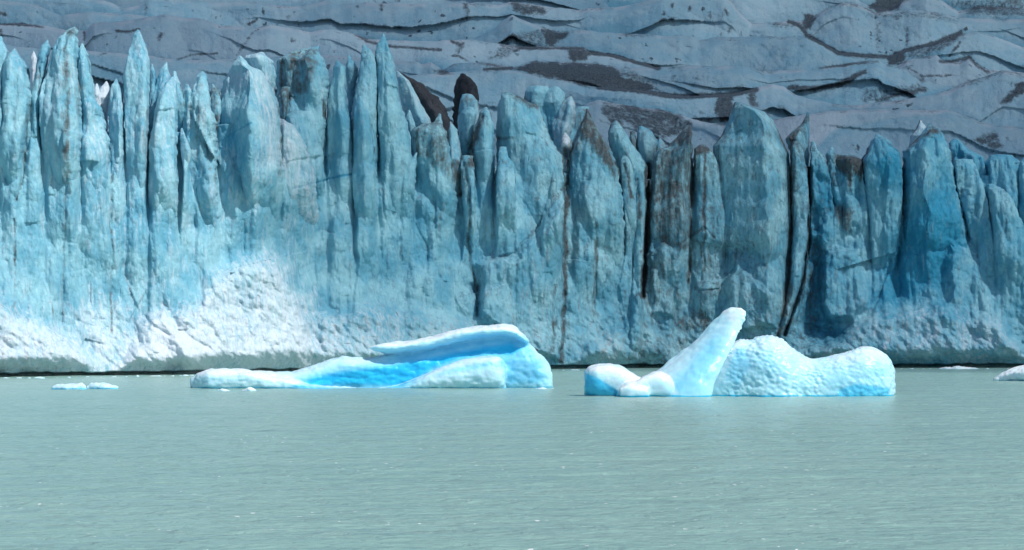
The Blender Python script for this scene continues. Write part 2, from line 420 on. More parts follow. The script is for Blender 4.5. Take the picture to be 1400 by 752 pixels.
S([(77,326,330),(84,321,338),(91,317,343),(97,313,358),(110,305,366),(125,303,373),(136,299,380),(150,294,383),(165,293,384),(200,294,386),(250,300,388),(290,308,388)], -3.5, a=.12, c=1.1, rough=.7, bmax=9, label='broad sunlit ice serac with a blue left face')
S([(72,354,361),(78,334,366),(86,333,375),(110,345,377),(135,366,376),(170,370,378)], 3, white=.15)
S([(63,433,436),(68,415,437),(73,398,438),(82,378,444),(100,377,450),(125,378,450),(150,380,448),(180,388,446),(220,392,446)], 1.5, a=.25, rough=1.1, label='grit streaked ice serac')
S([(119,385,397),(130,383,396),(150,386,393),(168,386,391)], -1.5, rough=.7, blue=.1, tail=20)
S([(152,398,424),(160,390,428),(185,390,438),(220,388,444),(260,390,446)], -2, rough=.8, blue=.08)
S([(163,374,388),(175,370,404),(200,368,420),(230,372,430),(280,376,436)], -4, rough=.9, white=.3)
S([(84,459,463),(92,456,473),(102,454,474),(123,449,472),(150,447,476),(165,445,482),(200,446,484),(250,446,486),(300,446,486)], -2, rough=.6, a=0.2)
S([(76,475,479),(94,473,490),(110,474,489),(130,475,486),(150,476,484),(170,478,484)], 4, blue=.08)
S([(62,495,500),(68,494,508),(80,493,515),(110,488,518),(130,484,518),(155,479,518),(200,482,518),(260,484,518)], -.5, rough=.7, a=-.2, blue=.05)
S([(46.5,523,525),(55,519,530),(62,514,532),(70,513,534),(88,514,540),(118,514,545),(144,514,549),(174,514,559),(203,516,563),(250,516,566),(310,518,568)], -2.5, rough=.7, a=-.1, label='tall central ice spire with a leaning pointed tip')
S([(132,490,494),(142,486,499),(158,483,508),(190,482,513),(240,480,515),(300,484,517)], -5, rough=.7, a=.1)
S([(98,541,545),(110,543,560),(125,545,568),(145,549,578),(160,552,587),(175,556,593),(200,562,594)], 8, white=.35, blue=-.2, rough=.35, a=.3, bmax=8)
S([(151,558,561),(165,553,567),(180,556,572),(205,560,576)], 3, white=.1, rough=.6)
S([(156,599,603),(168,592,607),(175,570,608),(180,560,610),(200,562,615),(240,566,622),(290,568,628)], -1, dirt=.08, a=.2)
S([(209,568,571),(220,560,570),(240,548,568),(265,545,568)], -4, rough=.7)
S([(167,614,618),(178,613,626),(200,613,630),(230,612,632),(270,614,634)], 0, white=.2)
S([(129,632,645),(140,628,655),(160,625,658),(185,626,656),(210,626,656)], 8, white=.3, blue=-.1, dirt=.05, rough=.6)
S([(147,634,648),(155,629,652),(178,628,648),(205,628,646)], 4.5, blue=.05, rough=.4)
S([(147,662,666),(154,656,671),(173,649,676),(200,646,677),(229,648,677),(260,652,676)], -1.5, rough=.45, a=.1)
S([(126,688,696),(131,684,710),(140,682,724),(146,680,736),(162,678,744),(180,678,750),(197,678,757),(212,678,770),(240,680,773),(290,684,773),(340,690,773)], -.5, a=.15, rough=.6, bmax=7, label='wide rounded ice serac with grit along its right shoulder')
S([(201,682,693),(215,681,696),(225,680,704),(245,677,706),(300,677,706)], -6, rough=.8)
S([(213,630,647),(230,628,650),(260,630,651),(310,634,651)], -3, rough=.8)
S([(222,744,752),(232,742,764),(250,740,772),(290,738,773)], -4, rough=.8)
S([(256,758,762),(262,752,770),(280,742,773),(320,735,773)], -6, rough=.8, white=.1)
S([(118,722,750),(125,717,753),(140,716,750),(165,722,750),(190,724,750)], 14, white=.1, rough=.4, tail=40)
S([(119,752,766),(126,744,772),(140,738,773),(160,744,774),(190,750,774)], 12, white=.05, rough=.4, tail=40)
S([(132,776,784),(145,764,788),(170,754,786),(195,756,776)], 9, white=.45, dirt=.1, rough=.7, tail=40)
S([(146,788,806),(160,778,806),(180,767,800),(205,758,794)], 12, rough=.4, white=.15, tail=40)
S([(182,771,774),(190,767,781),(203,765,780)], 1, white=.8, rough=.5, tail=15)
S([(149,801,804),(157,799,808),(169,794,813),(186,786,824),(209,778,837),(230,777,846),(280,777,853),(350,778,856)], -2.5, a=-.15, rough=.8, label='ice serac with a dark grit covered pointed tip')
S([(165,840,844),(170,835,850),(182,830,856),(198,832,866),(212,836,877),(228,840,886),(249,846,886),(270,848,882),(310,850,881)], -1.5, rough=.6, a=.0)
S([(210,851,856),(222,847,863),(240,848,868),(270,850,870),(320,852,872)], -4.5, rough=.6)
S([(238,872,876),(255,868,880),(290,866,882),(340,866,881),(400,862,878)], -4, rough=.9)
S([(173,873,880),(180,871,892),(195,869,900),(215,872,898)], 8, rough=.4, white=.2, tail=30)
S([(180,861,868),(192,860,871),(210,862,872)], 9, dirt=.8, rough=.6, tail=30)
S([(186,900,903),(195,897,909),(206,895,916),(220,896,916)], 10, white=.3, rough=.6, tail=30)
S([(172,937,945),(177,933,946),(190,922,947),(201,912,947),(206,897,947),(217,892,947),(260,889,947),(300,886,946),(370,884,944)], -1, a=.5, rough=.6, dirt=.08, label='grit darkened ice serac beside the black crevasse')
S([(198,956,964),(203,949,970),(212,948,977),(228,948,986),(252,948,993),(300,947,996),(370,946,996)], -1, rough=.55, dirt=.05)
S([(140,1004,1012),(147,1001,1030),(153,999,1047),(164,996,1057),(185,986,1067),(200,974,1074),(212,975,1079),(250,980,1082),(320,985,1083),(390,990,1082)], -2.5, a=.3, c=.9, rough=.35, bmax=8, blue=-.02, label='huge smooth rounded ice serac right of centre')
S([(154,1103,1107),(169,1096,1107),(180,1083,1107),(190,1073,1107),(215,1082,1107),(240,1096,1107)], 3, rough=.5, white=.15, dirt=.15)
S([(193,1084,1094),(203,1080,1098),(233,1080,1104),(270,1081,1107),(320,1082,1107),(380,1078,1102),(430,1068,1094),(456,1062,1080)], -3.5, rough=.6, tail=20)
S([(194,1108,1114),(205,1107,1120),(218,1107,1129),(240,1106,1135),(270,1106,1140),(300,1106,1142)], -.5)
S([(202,1135,1139),(210,1130,1145),(225,1128,1150),(250,1132,1156),(290,1134,1158)], 0, dirt=.05)
S([(211,1144,1158),(215,1142,1172),(225,1140,1180),(250,1146,1182),(280,1148,1188),(330,1146,1192)], 0, dirt=.05, rough=1.3)
S([(184,1197,1202),(192,1191,1213),(202,1186,1220),(212,1181,1230),(222,1174,1233),(250,1178,1234),(290,1183,1234),(330,1188,1230),(380,1190,1225)], -2, a=.2, white=.05)
S([(169,1270,1273),(178,1263,1282),(184,1258,1289),(196,1247,1295),(207,1234,1300),(220,1233,1303),(260,1233,1308),(300,1232,1320),(350,1224,1330)], -3, a=-.2, rough=.9, blue=.1, bmax=8, label='blue ice serac with a black grit capped peak')
S([(164,1257,1260),(175,1252,1268),(186,1244,1262),(196,1242,1250),(210,1240,1250)], 8, white=.6, rough=.5, tail=25)
S([(190,1303,1310),(196,1297,1318),(205,1297,1324),(215,1300,1345),(240,1300,1350)], 4, blue=.15, white=.05, rough=.9)
S([(218,1304,1330),(226,1303,1334),(250,1304,1344),(270,1308,1348),(300,1315,1352),(350,1330,1366)], -2, white=.12)
S([(252,1349,1360),(262,1348,1372),(280,1348,1384),(300,1350,1394),(330,1352,1408),(380,1356,1420)], -3, white=.15)
S([(212,1352,1384),(225,1345,1396),(250,1345,1412),(300,1346,1425)], 2, blue=.12, white=.05)
S([(216,1398,1404),(230,1388,1420),(260,1385,1440),(320,1385,1450)], -1, blue=.1)
S([(190,1570,1580),(215,1560,1595),(240,1555,1605),(300,1552,1612)], -1); S([(205,1640,1650),(225,1622,1665),(250,1615,1680),(310,1612,1690)], 0, blue=.1)
S([(75,-176,-168),(95,-186,-150),(130,-190,-142),(200,-192,-138),(260,-190,-136)], -1); S([(100,-236,-226),(120,-246,-210),(160,-250,-200),(250,-252,-198)], 0); S([(90,-286,-278),(110,-296,-262),(160,-300,-256),(250,-300,-254)], -1)
S([(200,1440,1446),(230,1430,1480),(300,1425,1500)], 0); S([(220,1500,1510),(250,1490,1540),(320,1485,1560)], 0)

def front_profile(sx, av, wedge):
    t = np.where(sx < av, (av-sx)/(1+av), (sx-av)/(1-av)); t = np.clip(t, 0, 1)
    return wedge*(1-t) + (1-wedge)*(1-t**3.2)
def bulge(hwm, c, wedge, bmax): return bmax*(1+.35*wedge)*(1-np.exp(-(c+.35*wedge)*hwm*1.35/bmax))
def buttresses(px, py):
    """the cliff continues every serac downwards as a buttress that dies out towards the foot (m towards the lake)"""
    out = np.zeros(px.shape, np.float32); P0, Q0 = px, py
    for rowsd, kw in SPIRES:
        if kw['off'] > 2.5: continue
        r = np.array(rowsd, float); y1 = r[-1, 0]
        cs = np.where((P0[0] > r[:, 1].min()-40) & (P0[0] < r[:, 2].max()+40))[0]
        if len(cs) < 2: continue
        sl = slice(cs[0], cs[-1]+1); px = P0[:, sl]; py = Q0[:, sl]
        wobx = 20*fbm(px*.010, py*.012, r[0, 1]*.1, 4)*sstep(-20, 110, py-y1)
        l = np.interp(py, r[:, 0], r[:, 1]); q = np.interp(py, r[:, 0], r[:, 2])
        ex = np.clip(py-y1, 0, 200); l = l-ex*.04; q = q+ex*.04
        sx = (px+wobx-(l+q)/2)/np.maximum((q-l)/2, .3)
        ok = (np.abs(sx) < 1) & (py > r[0, 0])
        if not ok.any(): continue
        hwm = (q-l)/2/F*D0(px)
        k = np.clip(1-ex/(60+110*(r[0, 1]*.618 % 1)), 0, 1)**1.3*(1-.35*sstep(30, 140, py-r[0, 0]))
        h = bulge(hwm, kw.get('c', .55), kw['wedge'], kw.get('bmax', 3.6))*front_profile(sx, np.clip(kw['a'], -.7, .7), kw['wedge']) + (-kw['off']*.8)*sstep(0, .4, 1-np.abs(sx))
        out[:, sl] = np.where(ok, np.maximum(out[:, sl], h*k), out[:, sl])
    return out

# ------------------------------------------------------------------ glacier front
glacier = empty('glacier', (0, 560, 0))
tag(glacier, 'blue-white glacier calving front with jagged ice spires and crevassed grey slope above the lake', 'glacier')
def gchild(o):
    o.parent = glacier; o.matrix_parent_inverse = glacier.matrix_world.inverted(); return o
bpy.context.view_layer.update()

WTOP = ([-200,0,45,60,140,200,240,290,370,390,450,480,550,600,620,650,690,775,850,888,950,975,1080,1110,1150,1175,1233,1300,1340,1400,1600],
        [120,120,145,145,182,172,182,172,165,185,175,178,208,214,232,236,226,238,242,248,228,228,228,228,240,246,230,230,240,240,230])

def front_detail(X, Y, Z):
    """rough relief (m) of a calved face in world space, positive = back into the ice"""
    wx = 2.5*fbm(X*.05, 1.3+0*X, Z*.03, 2); wz = 3*fbm(X*.06, 4.3+0*X, Z*.05, 2)
    c = .37
    big = fbm((X+wx)*.05, 2.1+0*X, Z*.016, 3)*3.2
    fa = facets((X+wx)*.16, c+0*X, (Z+wz)*.048, .9, 1.5)*-2.4
    fb = facets((X+.6*wx)*.42+5, c+0*X, (Z+wz)*.11, .9, 1.5)*-1.25
    fc = facets(X*1.0+9+.12*Z, c+0*X, Z*.36, .9, 1.5)*-.48
    fd = facets(X*2.3+3, c+0*X, Z*1.2, .9, 1.4)*-.17
    fe = facets((X+.45*Z)*.085+2, c+0*X, (Z-.3*X)*.06, .9, 1.5)*-2.6 + facets((X-.5*Z)*.2+8, c+0*X, (Z+.3*X)*.13, .9, 1.5)*-.9
    fe = fe + facets(X*.62+.6*wx+7, c+0*X, Z*.022, .9, 1.4)*-.85 + facets(X*1.5+1, c+0*X, Z*.10, .9, 1.4)*-.25
    med = fbm(X*.4, c+0*X, Z*.10, 3)*.35 + fe + 1.0
    return big + fa + fb + fc + fd + med - .8

STEP = 1.25
pxs = np.arange(-300, 1701, STEP)
rows = np.linspace(0, 1, 330)
top = np.interp(pxs, *WTOP); bot = base_py(pxs)+3
PX = np.broadcast_to(pxs, (len(rows), len(pxs)))
PY = top[None, :]+(bot-top)[None, :]*rows[:, None]
dirt, white, blue, rel = apply_marks(PX, PY)
Yw = wall_y(PX, PY)
Pw = P(PX, PY, Yw)
det = front_detail(Pw[..., 0], Pw[..., 1], Pw[..., 2])
hh = base_py(PX)-PY
# rubble aprons: small chaotic blocks on the lower slope, running down-slope
rub = sstep(130, 20, hh)
Xr = Pw[..., 0]+.55*Pw[..., 2]
rub = np.maximum(rub, sstep(.2, .5, white))
f1, f2 = worley(Xr*.5, Pw[..., 1]*.5, Pw[..., 2]*.42)
det = det*(1-.45*rub) + rub*(1.0*f1-.7-1.1*facets(Xr*.30, .3+0*Xr, Pw[..., 2]*.26, .9, 1.5)-.45*facets(Xr*.9, .3+0*Xr, Pw[..., 2]*.8, .9, 1.5)+.3*fbm(Xr*1.2, 0*Xr, Pw[..., 2]*.8, 3))
foot = sstep(0, 26, hh)
but = buttresses(PX, PY)
Yw = Yw - but*sstep(-5, 60, hh) + rel*(.25+.75*sstep(0, 30, hh)) + det*(.15+.85*foot)
Yw += sstep(5.8, 3.2, hh+3.4*fbm(PX*.035, 0*PX, 1.2, 4))*5.0              # melt notch at the waterline
Yw += 1.8*sstep(70, 0, PY-top[None, :])
V = P(PX, PY, Yw)
# plateau behind the top edge
back = [V[0:1]+np.array([0, d, z]) for d, z in ((1.5, .3), (6, .4), (20, 1.0), (60, 4))]
for i, bk in enumerate(back): bk[..., 2] += .5*perlin(V[0:1, :, 0]*.3, 3.0*i+0*V[0:1, :, 0], 0*V[0:1, :, 0])
V = np.concatenate(back[::-1]+[V], 0)
mk = np.stack([dirt, white, blue], -1)
mk = np.concatenate([mk[0:1]]*4+[mk], 0)
o = mesh_np('ice_cliff', V.reshape(-1, 3), grid_faces(*V.shape[:2]), M_cliff, None, mk.reshape(-1, 3)); gchild(o)

def serac(rowsd, off=0., a=None, wedge=.6, c=.55, dirt=0, tip=0, blue=0, white=0, name='ice_spire', mat=None, rough=1.0, D=None, label=None, bmax=3.6, step=1.2, tail=34):
    rowsd = [tuple(map(float, r)) for r in rowsd]
    py0, py1 = rowsd[0][0], rowsd[-1][0]
    if D is None and tail:                         # sink into the cliff below
        l, r = rowsd[-1][1:]; rowsd.append((py1+tail, l-.06*(r-l), r+.06*(r-l)))
    ys = [r[0] for r in rowsd]; pyE = ys[-1]
    n = max(8, int((pyE-py0)/step))
    py = py0 + (pyE-py0)*np.linspace(0, 1, n)**1.0
    L = np.interp(py, ys, [r[1] for r in rowsd]); Rr = np.interp(py, ys, [r[2] for r in rowsd])
    seed = (L[0]*.731+py0*.37) % 90
    jag = np.minimum(1, (py-py0)/5+.1)*np.clip((pyE-py)/30, 0, 1)*np.minimum(1., (Rr-L)/11)
    jL = jag*1.3*rough*(fbm(py*.11, seed, 0., 4)*3.0+facets(py*.16, seed, 0., .9, 1.6)*1.3+fbm(py*.05, seed+40, 0., 1, .5, True)*.8); jR = jag*1.3*rough*(fbm(py*.11, seed+7, 0., 4)*3.0-facets(py*.16, seed+9, 0., .9, 1.6)*1.3-fbm(py*.05, seed+60, 0., 1, .5, True)*.8)
    cx = (L+Rr)/2; hw = np.maximum((Rr-L)/2, .25)
    nf = max(10, int(hw.max()*2/step)); nb = max(6, nf//3)
    uf = np.linspace(-1, 1, nf); s = .45*uf+.55*np.sin(uf*math.pi/2)
    ub = np.linspace(1, -1, nb+2)[1:-1]; sb = np.sin(ub*math.pi/2)
    av = np.clip(a + .35*fbm(py*.02, seed+3, 0., 2), -.75, .75)[:, None]
    f = front_profile(s[None, :], av, wedge)
    if D is None:
        Dc = wall_y(cx, py)+off
        sk0 = py1-.35*(py1-py0); sink = np.clip((py-sk0)/(pyE-sk0), 0, 1)
        Dc = Dc - .35 + (4.5+bmax)*sink**2
    else: Dc = np.full(len(py), float(D))
    Dc = Dc[:, None]
    hwm = hw[:, None]/F*Dc
    b = bulge(hwm, c, wedge, bmax)
    Yf = Dc - b*f; Yb = Dc + b*.9*np.sqrt(np.clip(1-sb*sb, 0, 1))[None, :]
    PXf = cx[:, None]+hw[:, None]*s; PXb = cx[:, None]+hw[:, None]*sb
    def rag(p, q): return p + np.where(q < 0, jL[:, None], jR[:, None])*np.abs(q)**5
    PXf = rag(PXf, s[None, :]); PXb = rag(PXb, sb[None, :])
    PXa = np.concatenate([PXf, PXb], 1); Ya = np.concatenate([Yf, Yb], 1)
    PYa = np.broadcast_to(py[:, None], PXa.shape)
    V = P(PXa, PYa, Ya)
    g, w, bl, rel = apply_marks(PXa, PYa)
    nrm = grid_normals(V, True)
    # outward check
    cen = V.mean(1, keepdims=True)
    if ((V-cen)*nrm).sum() < 0: nrm = -nrm
    X, Y, Z = V[..., 0], V[..., 1], V[..., 2]
    wl = np.minimum(1, .35+hwm/3.0)
    edge = np.concatenate([np.clip((1-np.abs(s))*5, .2, 1), np.full(nb, .5)])[None, :]
    fade = np.minimum(1, (py[:, None]-py0)/10+.15)
    frontm = np.concatenate([np.ones(nf), np.zeros(nb)])[None, :]
    # the same broken relief as the wall, so that pillar and wall read as one face
    det = front_detail(X, Y, Z) if D is None else 2*fbm(X*.1, Y*.1, Z*.07+seed, 4)
    V[..., 1] += (det*wl*rough**.8 + rel*.8)*edge*fade*frontm
    Y = V[..., 1]
    d = .60*facets(X*.36+seed, Y*.3, Z*.05, .9, 1.5) + .30*facets(X*.95+seed, Y*.8, Z*.13, .9, 1.5)
    d = d*np.minimum(1, hwm/1.6) + .10*facets(X*2.4+seed, Y*2.2, Z*.8, .9, 1.4)
    d = d + fbm(X*.9, Y*.9, Z*.25+seed, 3)*.18*np.minimum(1, hwm/1.2)
    d = d*np.clip((pyE-py)/50, 0, 1)[:, None]
    V = V + nrm*((d-.1)*edge*fade*rough)[..., None]
    g = g+dirt*(.7+.6*fbm(X*.2, Y*.2, Z*.05, 3))
    if tip: g = np.maximum(g, tip*sstep(14, 2, PYa-py0+6*fbm(X*.4, Y*.4, Z*.2, 2)))
    # thin gritty rims now and then
    edg = np.concatenate([1-np.abs(s), np.ones(nb)])[None, :]*hw[:, None]
    g = g + (.38+.5*sstep(650, 800, PXa))*sstep(3.0, .3, edg)*sstep(-.1+.2*(1-sstep(650, 800, PXa)), .35, fbm(PXa*.02, PYa*.03, seed, 2))
    mk = np.stack([g, w+white, bl+blue], -1)
    Fq = grid_faces(V.shape[0], V.shape[1], True)
    nv = V.shape[0]*V.shape[1]; tipv = V[0].mean(0)+np.array([0, 0, .15]); nc = V.shape[1]
    cap = np.array([[nv, (i+1) % nc, i, i] for i in range(nc)])
    me_v = np.concatenate([V.reshape(-1, 3), tipv[None]]); mm = np.concatenate([mk.reshape(-1, 3), mk[0, :1]])
    # cap triangles as a tiny fan of tris stored separately
    o = mesh_mixed(name, me_v, Fq, cap[:, :3], mat or M_cliff, mm); gchild(o)
    if label: o['label'] = label
    return o

def mesh_mixed(name, V, Q, T, mat, mask, parent=None):
    me = bpy.data.meshes.new(name); V = np.asarray(V, np.float32)
    idx = np.concatenate([Q.ravel(), T.ravel()]).astype(np.int32)
    tot = np.concatenate([np.full(len(Q), 4), np.full(len(T), 3)]).astype(np.int32)
    st = np.concatenate([[0], np.cumsum(tot)[:-1]]).astype(np.int32)
    me.vertices.add(len(V)); me.vertices.foreach_set('co', V.ravel())
    me.loops.add(len(idx)); me.loops.foreach_set('vertex_index', idx)
    me.polygons.add(len(tot)); me.polygons.foreach_set('loop_start', st); me.polygons.foreach_set('loop_total', tot)
    me.update(calc_edges=True); me.validate()
    me.polygons.foreach_set('use_smooth', np.ones(len(me.polygons), bool))
    if mask is not None:
        a = me.color_attributes.new('mask', 'FLOAT_COLOR', 'POINT')
        m = np.ones((len(V), 4), np.float32); m[:, :3] = mask
        a.data.foreach_set('color', np.clip(m, 0, 1).ravel())
    me.materials.append(mat)
    return link(bpy.data.objects.new(name, me), parent)

for sp_ in SPIRES: serac(sp_[0], **sp_[1])
# grit covered mounds behind the front
def mound(r, D, label):
    return serac(r, D=D, wedge=.7, c=.9, rough=1.7, name='moraine_mound', mat=M_rock, a=.2, bmax=9, label=label)
mound([(100,545,551),(107,546,563),(120,551,581),(135,556,601),(150,562,613),(165,570,618),(200,575,620)], 590, 'dark brown grit covered ice ridge')
mound([(101,629,636),(107,625,643),(112,623,648),(120,620,654),(135,619,656),(150,619,652),(185,615,655)], 600, 'black cone of grit')

# ------------------------------------------------------------------ crevassed slope behind: ridge crests
RIDGES = [
 (628, [(-200,190),(500,190),(600,190),(700,185),(760,176),(785,158),(803,143),(818,138),(835,142),(870,148),(905,152),(930,158),(960,168),(1000,174),(1035,170),(1062,164),(1138,153),(1196,151),(1255,152),(1299,152),(1315,157),(1340,168),(1360,172),(1400,176),(1600,182)]),
 (672, [(-200,150),(400,150),(520,114),(545,106),(600,101),(650,98),(700,98),(737,105),(782,112),(800,119),(840,122),(870,124),(935,133),(1000,130),(1035,122),(1055,116),(1072,120),(1090,132),(1106,136),(1138,143),(1167,146),(1190,143),(1226,139),(1270,132),(1299,126),(1319,114),(1343,108),(1363,101),(1372,97),(1400,101),(1600,110)]),
 (725, [(-200,60),(0,61),(50,68),(120,71),(207,78),(240,83),(262,84),(320,82),(350,80),(440,76),(500,80),(540,85),(570,85),(576,90),(590,86),(605,97),(620,88),(660,86),(680,90),(700,94),(730,84),(775,86),(807,88),(840,92),(862,94),(910,93),(950,91),(1017,92),(1050,99),(1108,95),(1150,90),(1182,84),(1199,82),(1210,89),(1240,96),(1256,107),(1284,117),(1320,122),(1600,130)]),
 (785, [(-200,30),(0,34),(20,33),(60,36),(90,42),(117,43),(128,32),(160,31),(200,25),(220,21),(250,25),(275,27),(300,36),(350,39),(368,35),(390,38),(425,45),(450,41),(480,46),(500,54),(540,57),(600,57),(640,55),(690,62),(712,65),(757,65),(797,66),(807,72),(837,75),(875,86),(900,94),(1000,110),(1180,104),(1225,95),(1240,84),(1262,79),(1281,76),(1290,85),(1312,86),(1326,80),(1332,86),(1350,96),(1400,101),(1600,100)]),
 (860, [(-200,0),(0,2),(20,4),(50,8),(70,18),(82,22),(120,17),(150,18),(190,22),(215,26),(300,40),(600,62),(640,58),(675,40),(700,21),(717,29),(742,39),(765,45),(792,42),(835,46),(875,48),(907,50),(945,50),(955,56),(980,52),(1025,51),(1050,50),(1070,52),(1103,50),(1126,60),(1147,73),(1182,76),(1214,79),(1237,70),(1278,60),(1313,48),(1340,45),(1360,50),(1385,60),(1400,66),(1600,70)]),
 (945, [(-200,-8),(100,-5),(150,4),(165,12),(190,8),(205,-2),(250,0),(265,2),(290,5),(350,3),(380,9),(410,9),(452,1),(465,7),(500,5),(600,7),(640,5),(680,8),(700,3),(737,9),(775,12),(792,15),(812,12),(850,10),(885,2),(905,-5),(990,-5),(1003,5),(1011,18),(1027,33),(1079,29),(1100,30),(1108,28),(1129,13),(1152,4),(1173,7),(1196,17),(1225,17),(1261,15),(1284,19),(1313,25),(1372,28),(1400,26),(1600,22)]),
 (1040, [(-200,-30),(300,-22),(700,-28),(1000,-20),(1150,-12),(1190,10),(1215,14),(1240,0),(1265,-6),(1290,3),(1310,16),(1340,10),(1400,12),(1600,5)]),
 (1150, [(-200,-70),(500,-60),(1000,-65),(1200,-20),(1400,-15),(1600,-30)]),
 (1290, [(-200,-120),(500,-110),(1000,-115),(1600,-100)]),
]
GRIT_POLY = [
 ([(702,94),(730,84),(775,86),(815,89),(845,95),(850,104),(880,112),(905,124),(870,122),(840,120),(800,118),(782,112),(737,104)], 1.0),
 ([(775,68),(797,66),(808,74),(800,82),(785,84),(778,80)], .9), ([(743,40),(765,45),(775,46),(765,55),(758,64),(748,62),(742,50)], .8),
 ([(700,3),(740,8),(750,12),(745,20),(715,22),(700,14)], .7), ([(980,130),(1002,129),(1003,165),(985,168),(977,150)], .9),
 ([(1020,125),(1031,122),(1036,147),(1026,150)], .75), ([(826,141),(905,152),(948,166),(935,185),(890,190),(855,168),(840,178),(820,150)], .6),
 ([(850,150),(870,152),(860,170),(848,165)], .5),
 ([(1208,79),(1237,68),(1237,84),(1215,90)], .9), ([(1098,17),(1116,20),(1108,44),(1098,40)], .85), ([(1185,10),(1200,-2),(1240,-8),(1228,13),(1200,18)], .9),
 ([(1366,142),(1385,120),(1402,110),(1402,126),(1380,140)], .85), ([(478,46),(500,50),(522,60),(498,57)], .6),
 ([(662,83),(700,45),(742,40),(745,64),(712,66),(690,80)], .42), ([(616,55),(636,57),(630,68),(620,61)], .8),
 ([(1240,66),(1300,50),(1320,44),(1300,62),(1262,80),(1240,78)], .45), ([(1050,31),(1090,31),(1096,36),(1060,38)], .4),
 ([(1180,18),(1225,18),(1260,17),(1310,26),(1310,32),(1260,26),(1190,26)], .35), ([(1180,120),(1230,118),(1262,110),(1258,124),(1200,140),(1178,140)], .38),
 ([(1155,160),(1300,154),(1300,160),(1240,160),(1180,170)], .15), ([(1330,105),(1365,99),(1340,115),(1280,130)], .35), ([(1290,2),(1400,-5),(1400,24),(1370,22),(1320,20)], .4),
 ([(1325,192),(1362,178),(1372,200),(1356,212),(1350,200)], .6), ([(1290,196),(1330,190),(1335,196),(1300,200)], .4),
 ([(830,90),(870,98),(900,118),(880,116),(850,104)], .5), ([(980,168),(1040,166),(1030,185),(1000,185)], .35),
 ([(590,96),(612,96),(622,102),(600,102)], .7), ([(640,84),(700,88),(700,94),(665,94)], .35),
]
GRIT_LINE = [
 ([(820,119),(840,121),(870,123),(905,129),(930,132),(1000,129),(1034,123)], 2.6, 1.0),
 ([(1079,30),(1094,35),(1103,48),(1126,60),(1147,73),(1182,76),(1214,78),(1237,69),(1278,59),(1313,44)], 2.2, .95),
 ([(1080,120),(1110,121),(1145,117),(1182,98)], 2.6, .9), ([(1200,137),(1225,130),(1264,122)], 3.0, .75), ([(1120,93),(1150,89),(1200,84)], 1.6, .5),
 ([(807,72),(837,76),(875,87),(900,93)], 1.8, .95), ([(703,70),(712,66),(757,66),(797,67)], 1.5, .75), ([(500,56),(530,63),(570,66),(603,68)], 1.5, .8),
 ([(662,95),(700,93)], 1.6, .8), ([(618,76),(628,77),(637,82)], 1.2, .7), ([(1299,76),(1313,58)], 1.2, .7), ([(1285,84),(1300,84),(1325,78),(1334,88),(1352,100)], 1.6, .7),
 ([(1240,92),(1260,104),(1300,103)], 1.4, .5), ([(0,18),(8,20)], 2, .7), ([(0,33),(30,33),(58,37)], 1.2, .7), ([(160,42),(175,44),(190,40)], 1.3, .8), ([(322,78),(345,45)], 1.6, .45),
 ([(243,81),(262,75),(297,73)], .9, .6), ([(217,52),(221,46)], 2.5, .6), ([(115,45),(116,54)], 1.4, .7), ([(135,76),(150,70)], 1.2, .3), ([(0,42),(3,50)], 2, .7), ([(340,33),(350,27)], 1.5, .7),
 ([(199,18),(200,8)], 1.8, .4), ([(1240,38),(1240,62)], 2.4, .45), ([(1200,34),(1200,60)], 4.0, .35), ([(992,12),(996,20)], 1.6, .6), ([(918,10),(919,6)], 1.6, .7), ([(943,10),(942,14)], 1.4, .7), ([(907,20),(908,16)], 1.4, .7),
 ([(1000,38),(997,44)], 1.6, .5), ([(522,8),(522,13)], 2.2, .6), ([(640,14),(637,26)], 1.6, .4), ([(636,8),(640,16)], 2.4, .6),
]
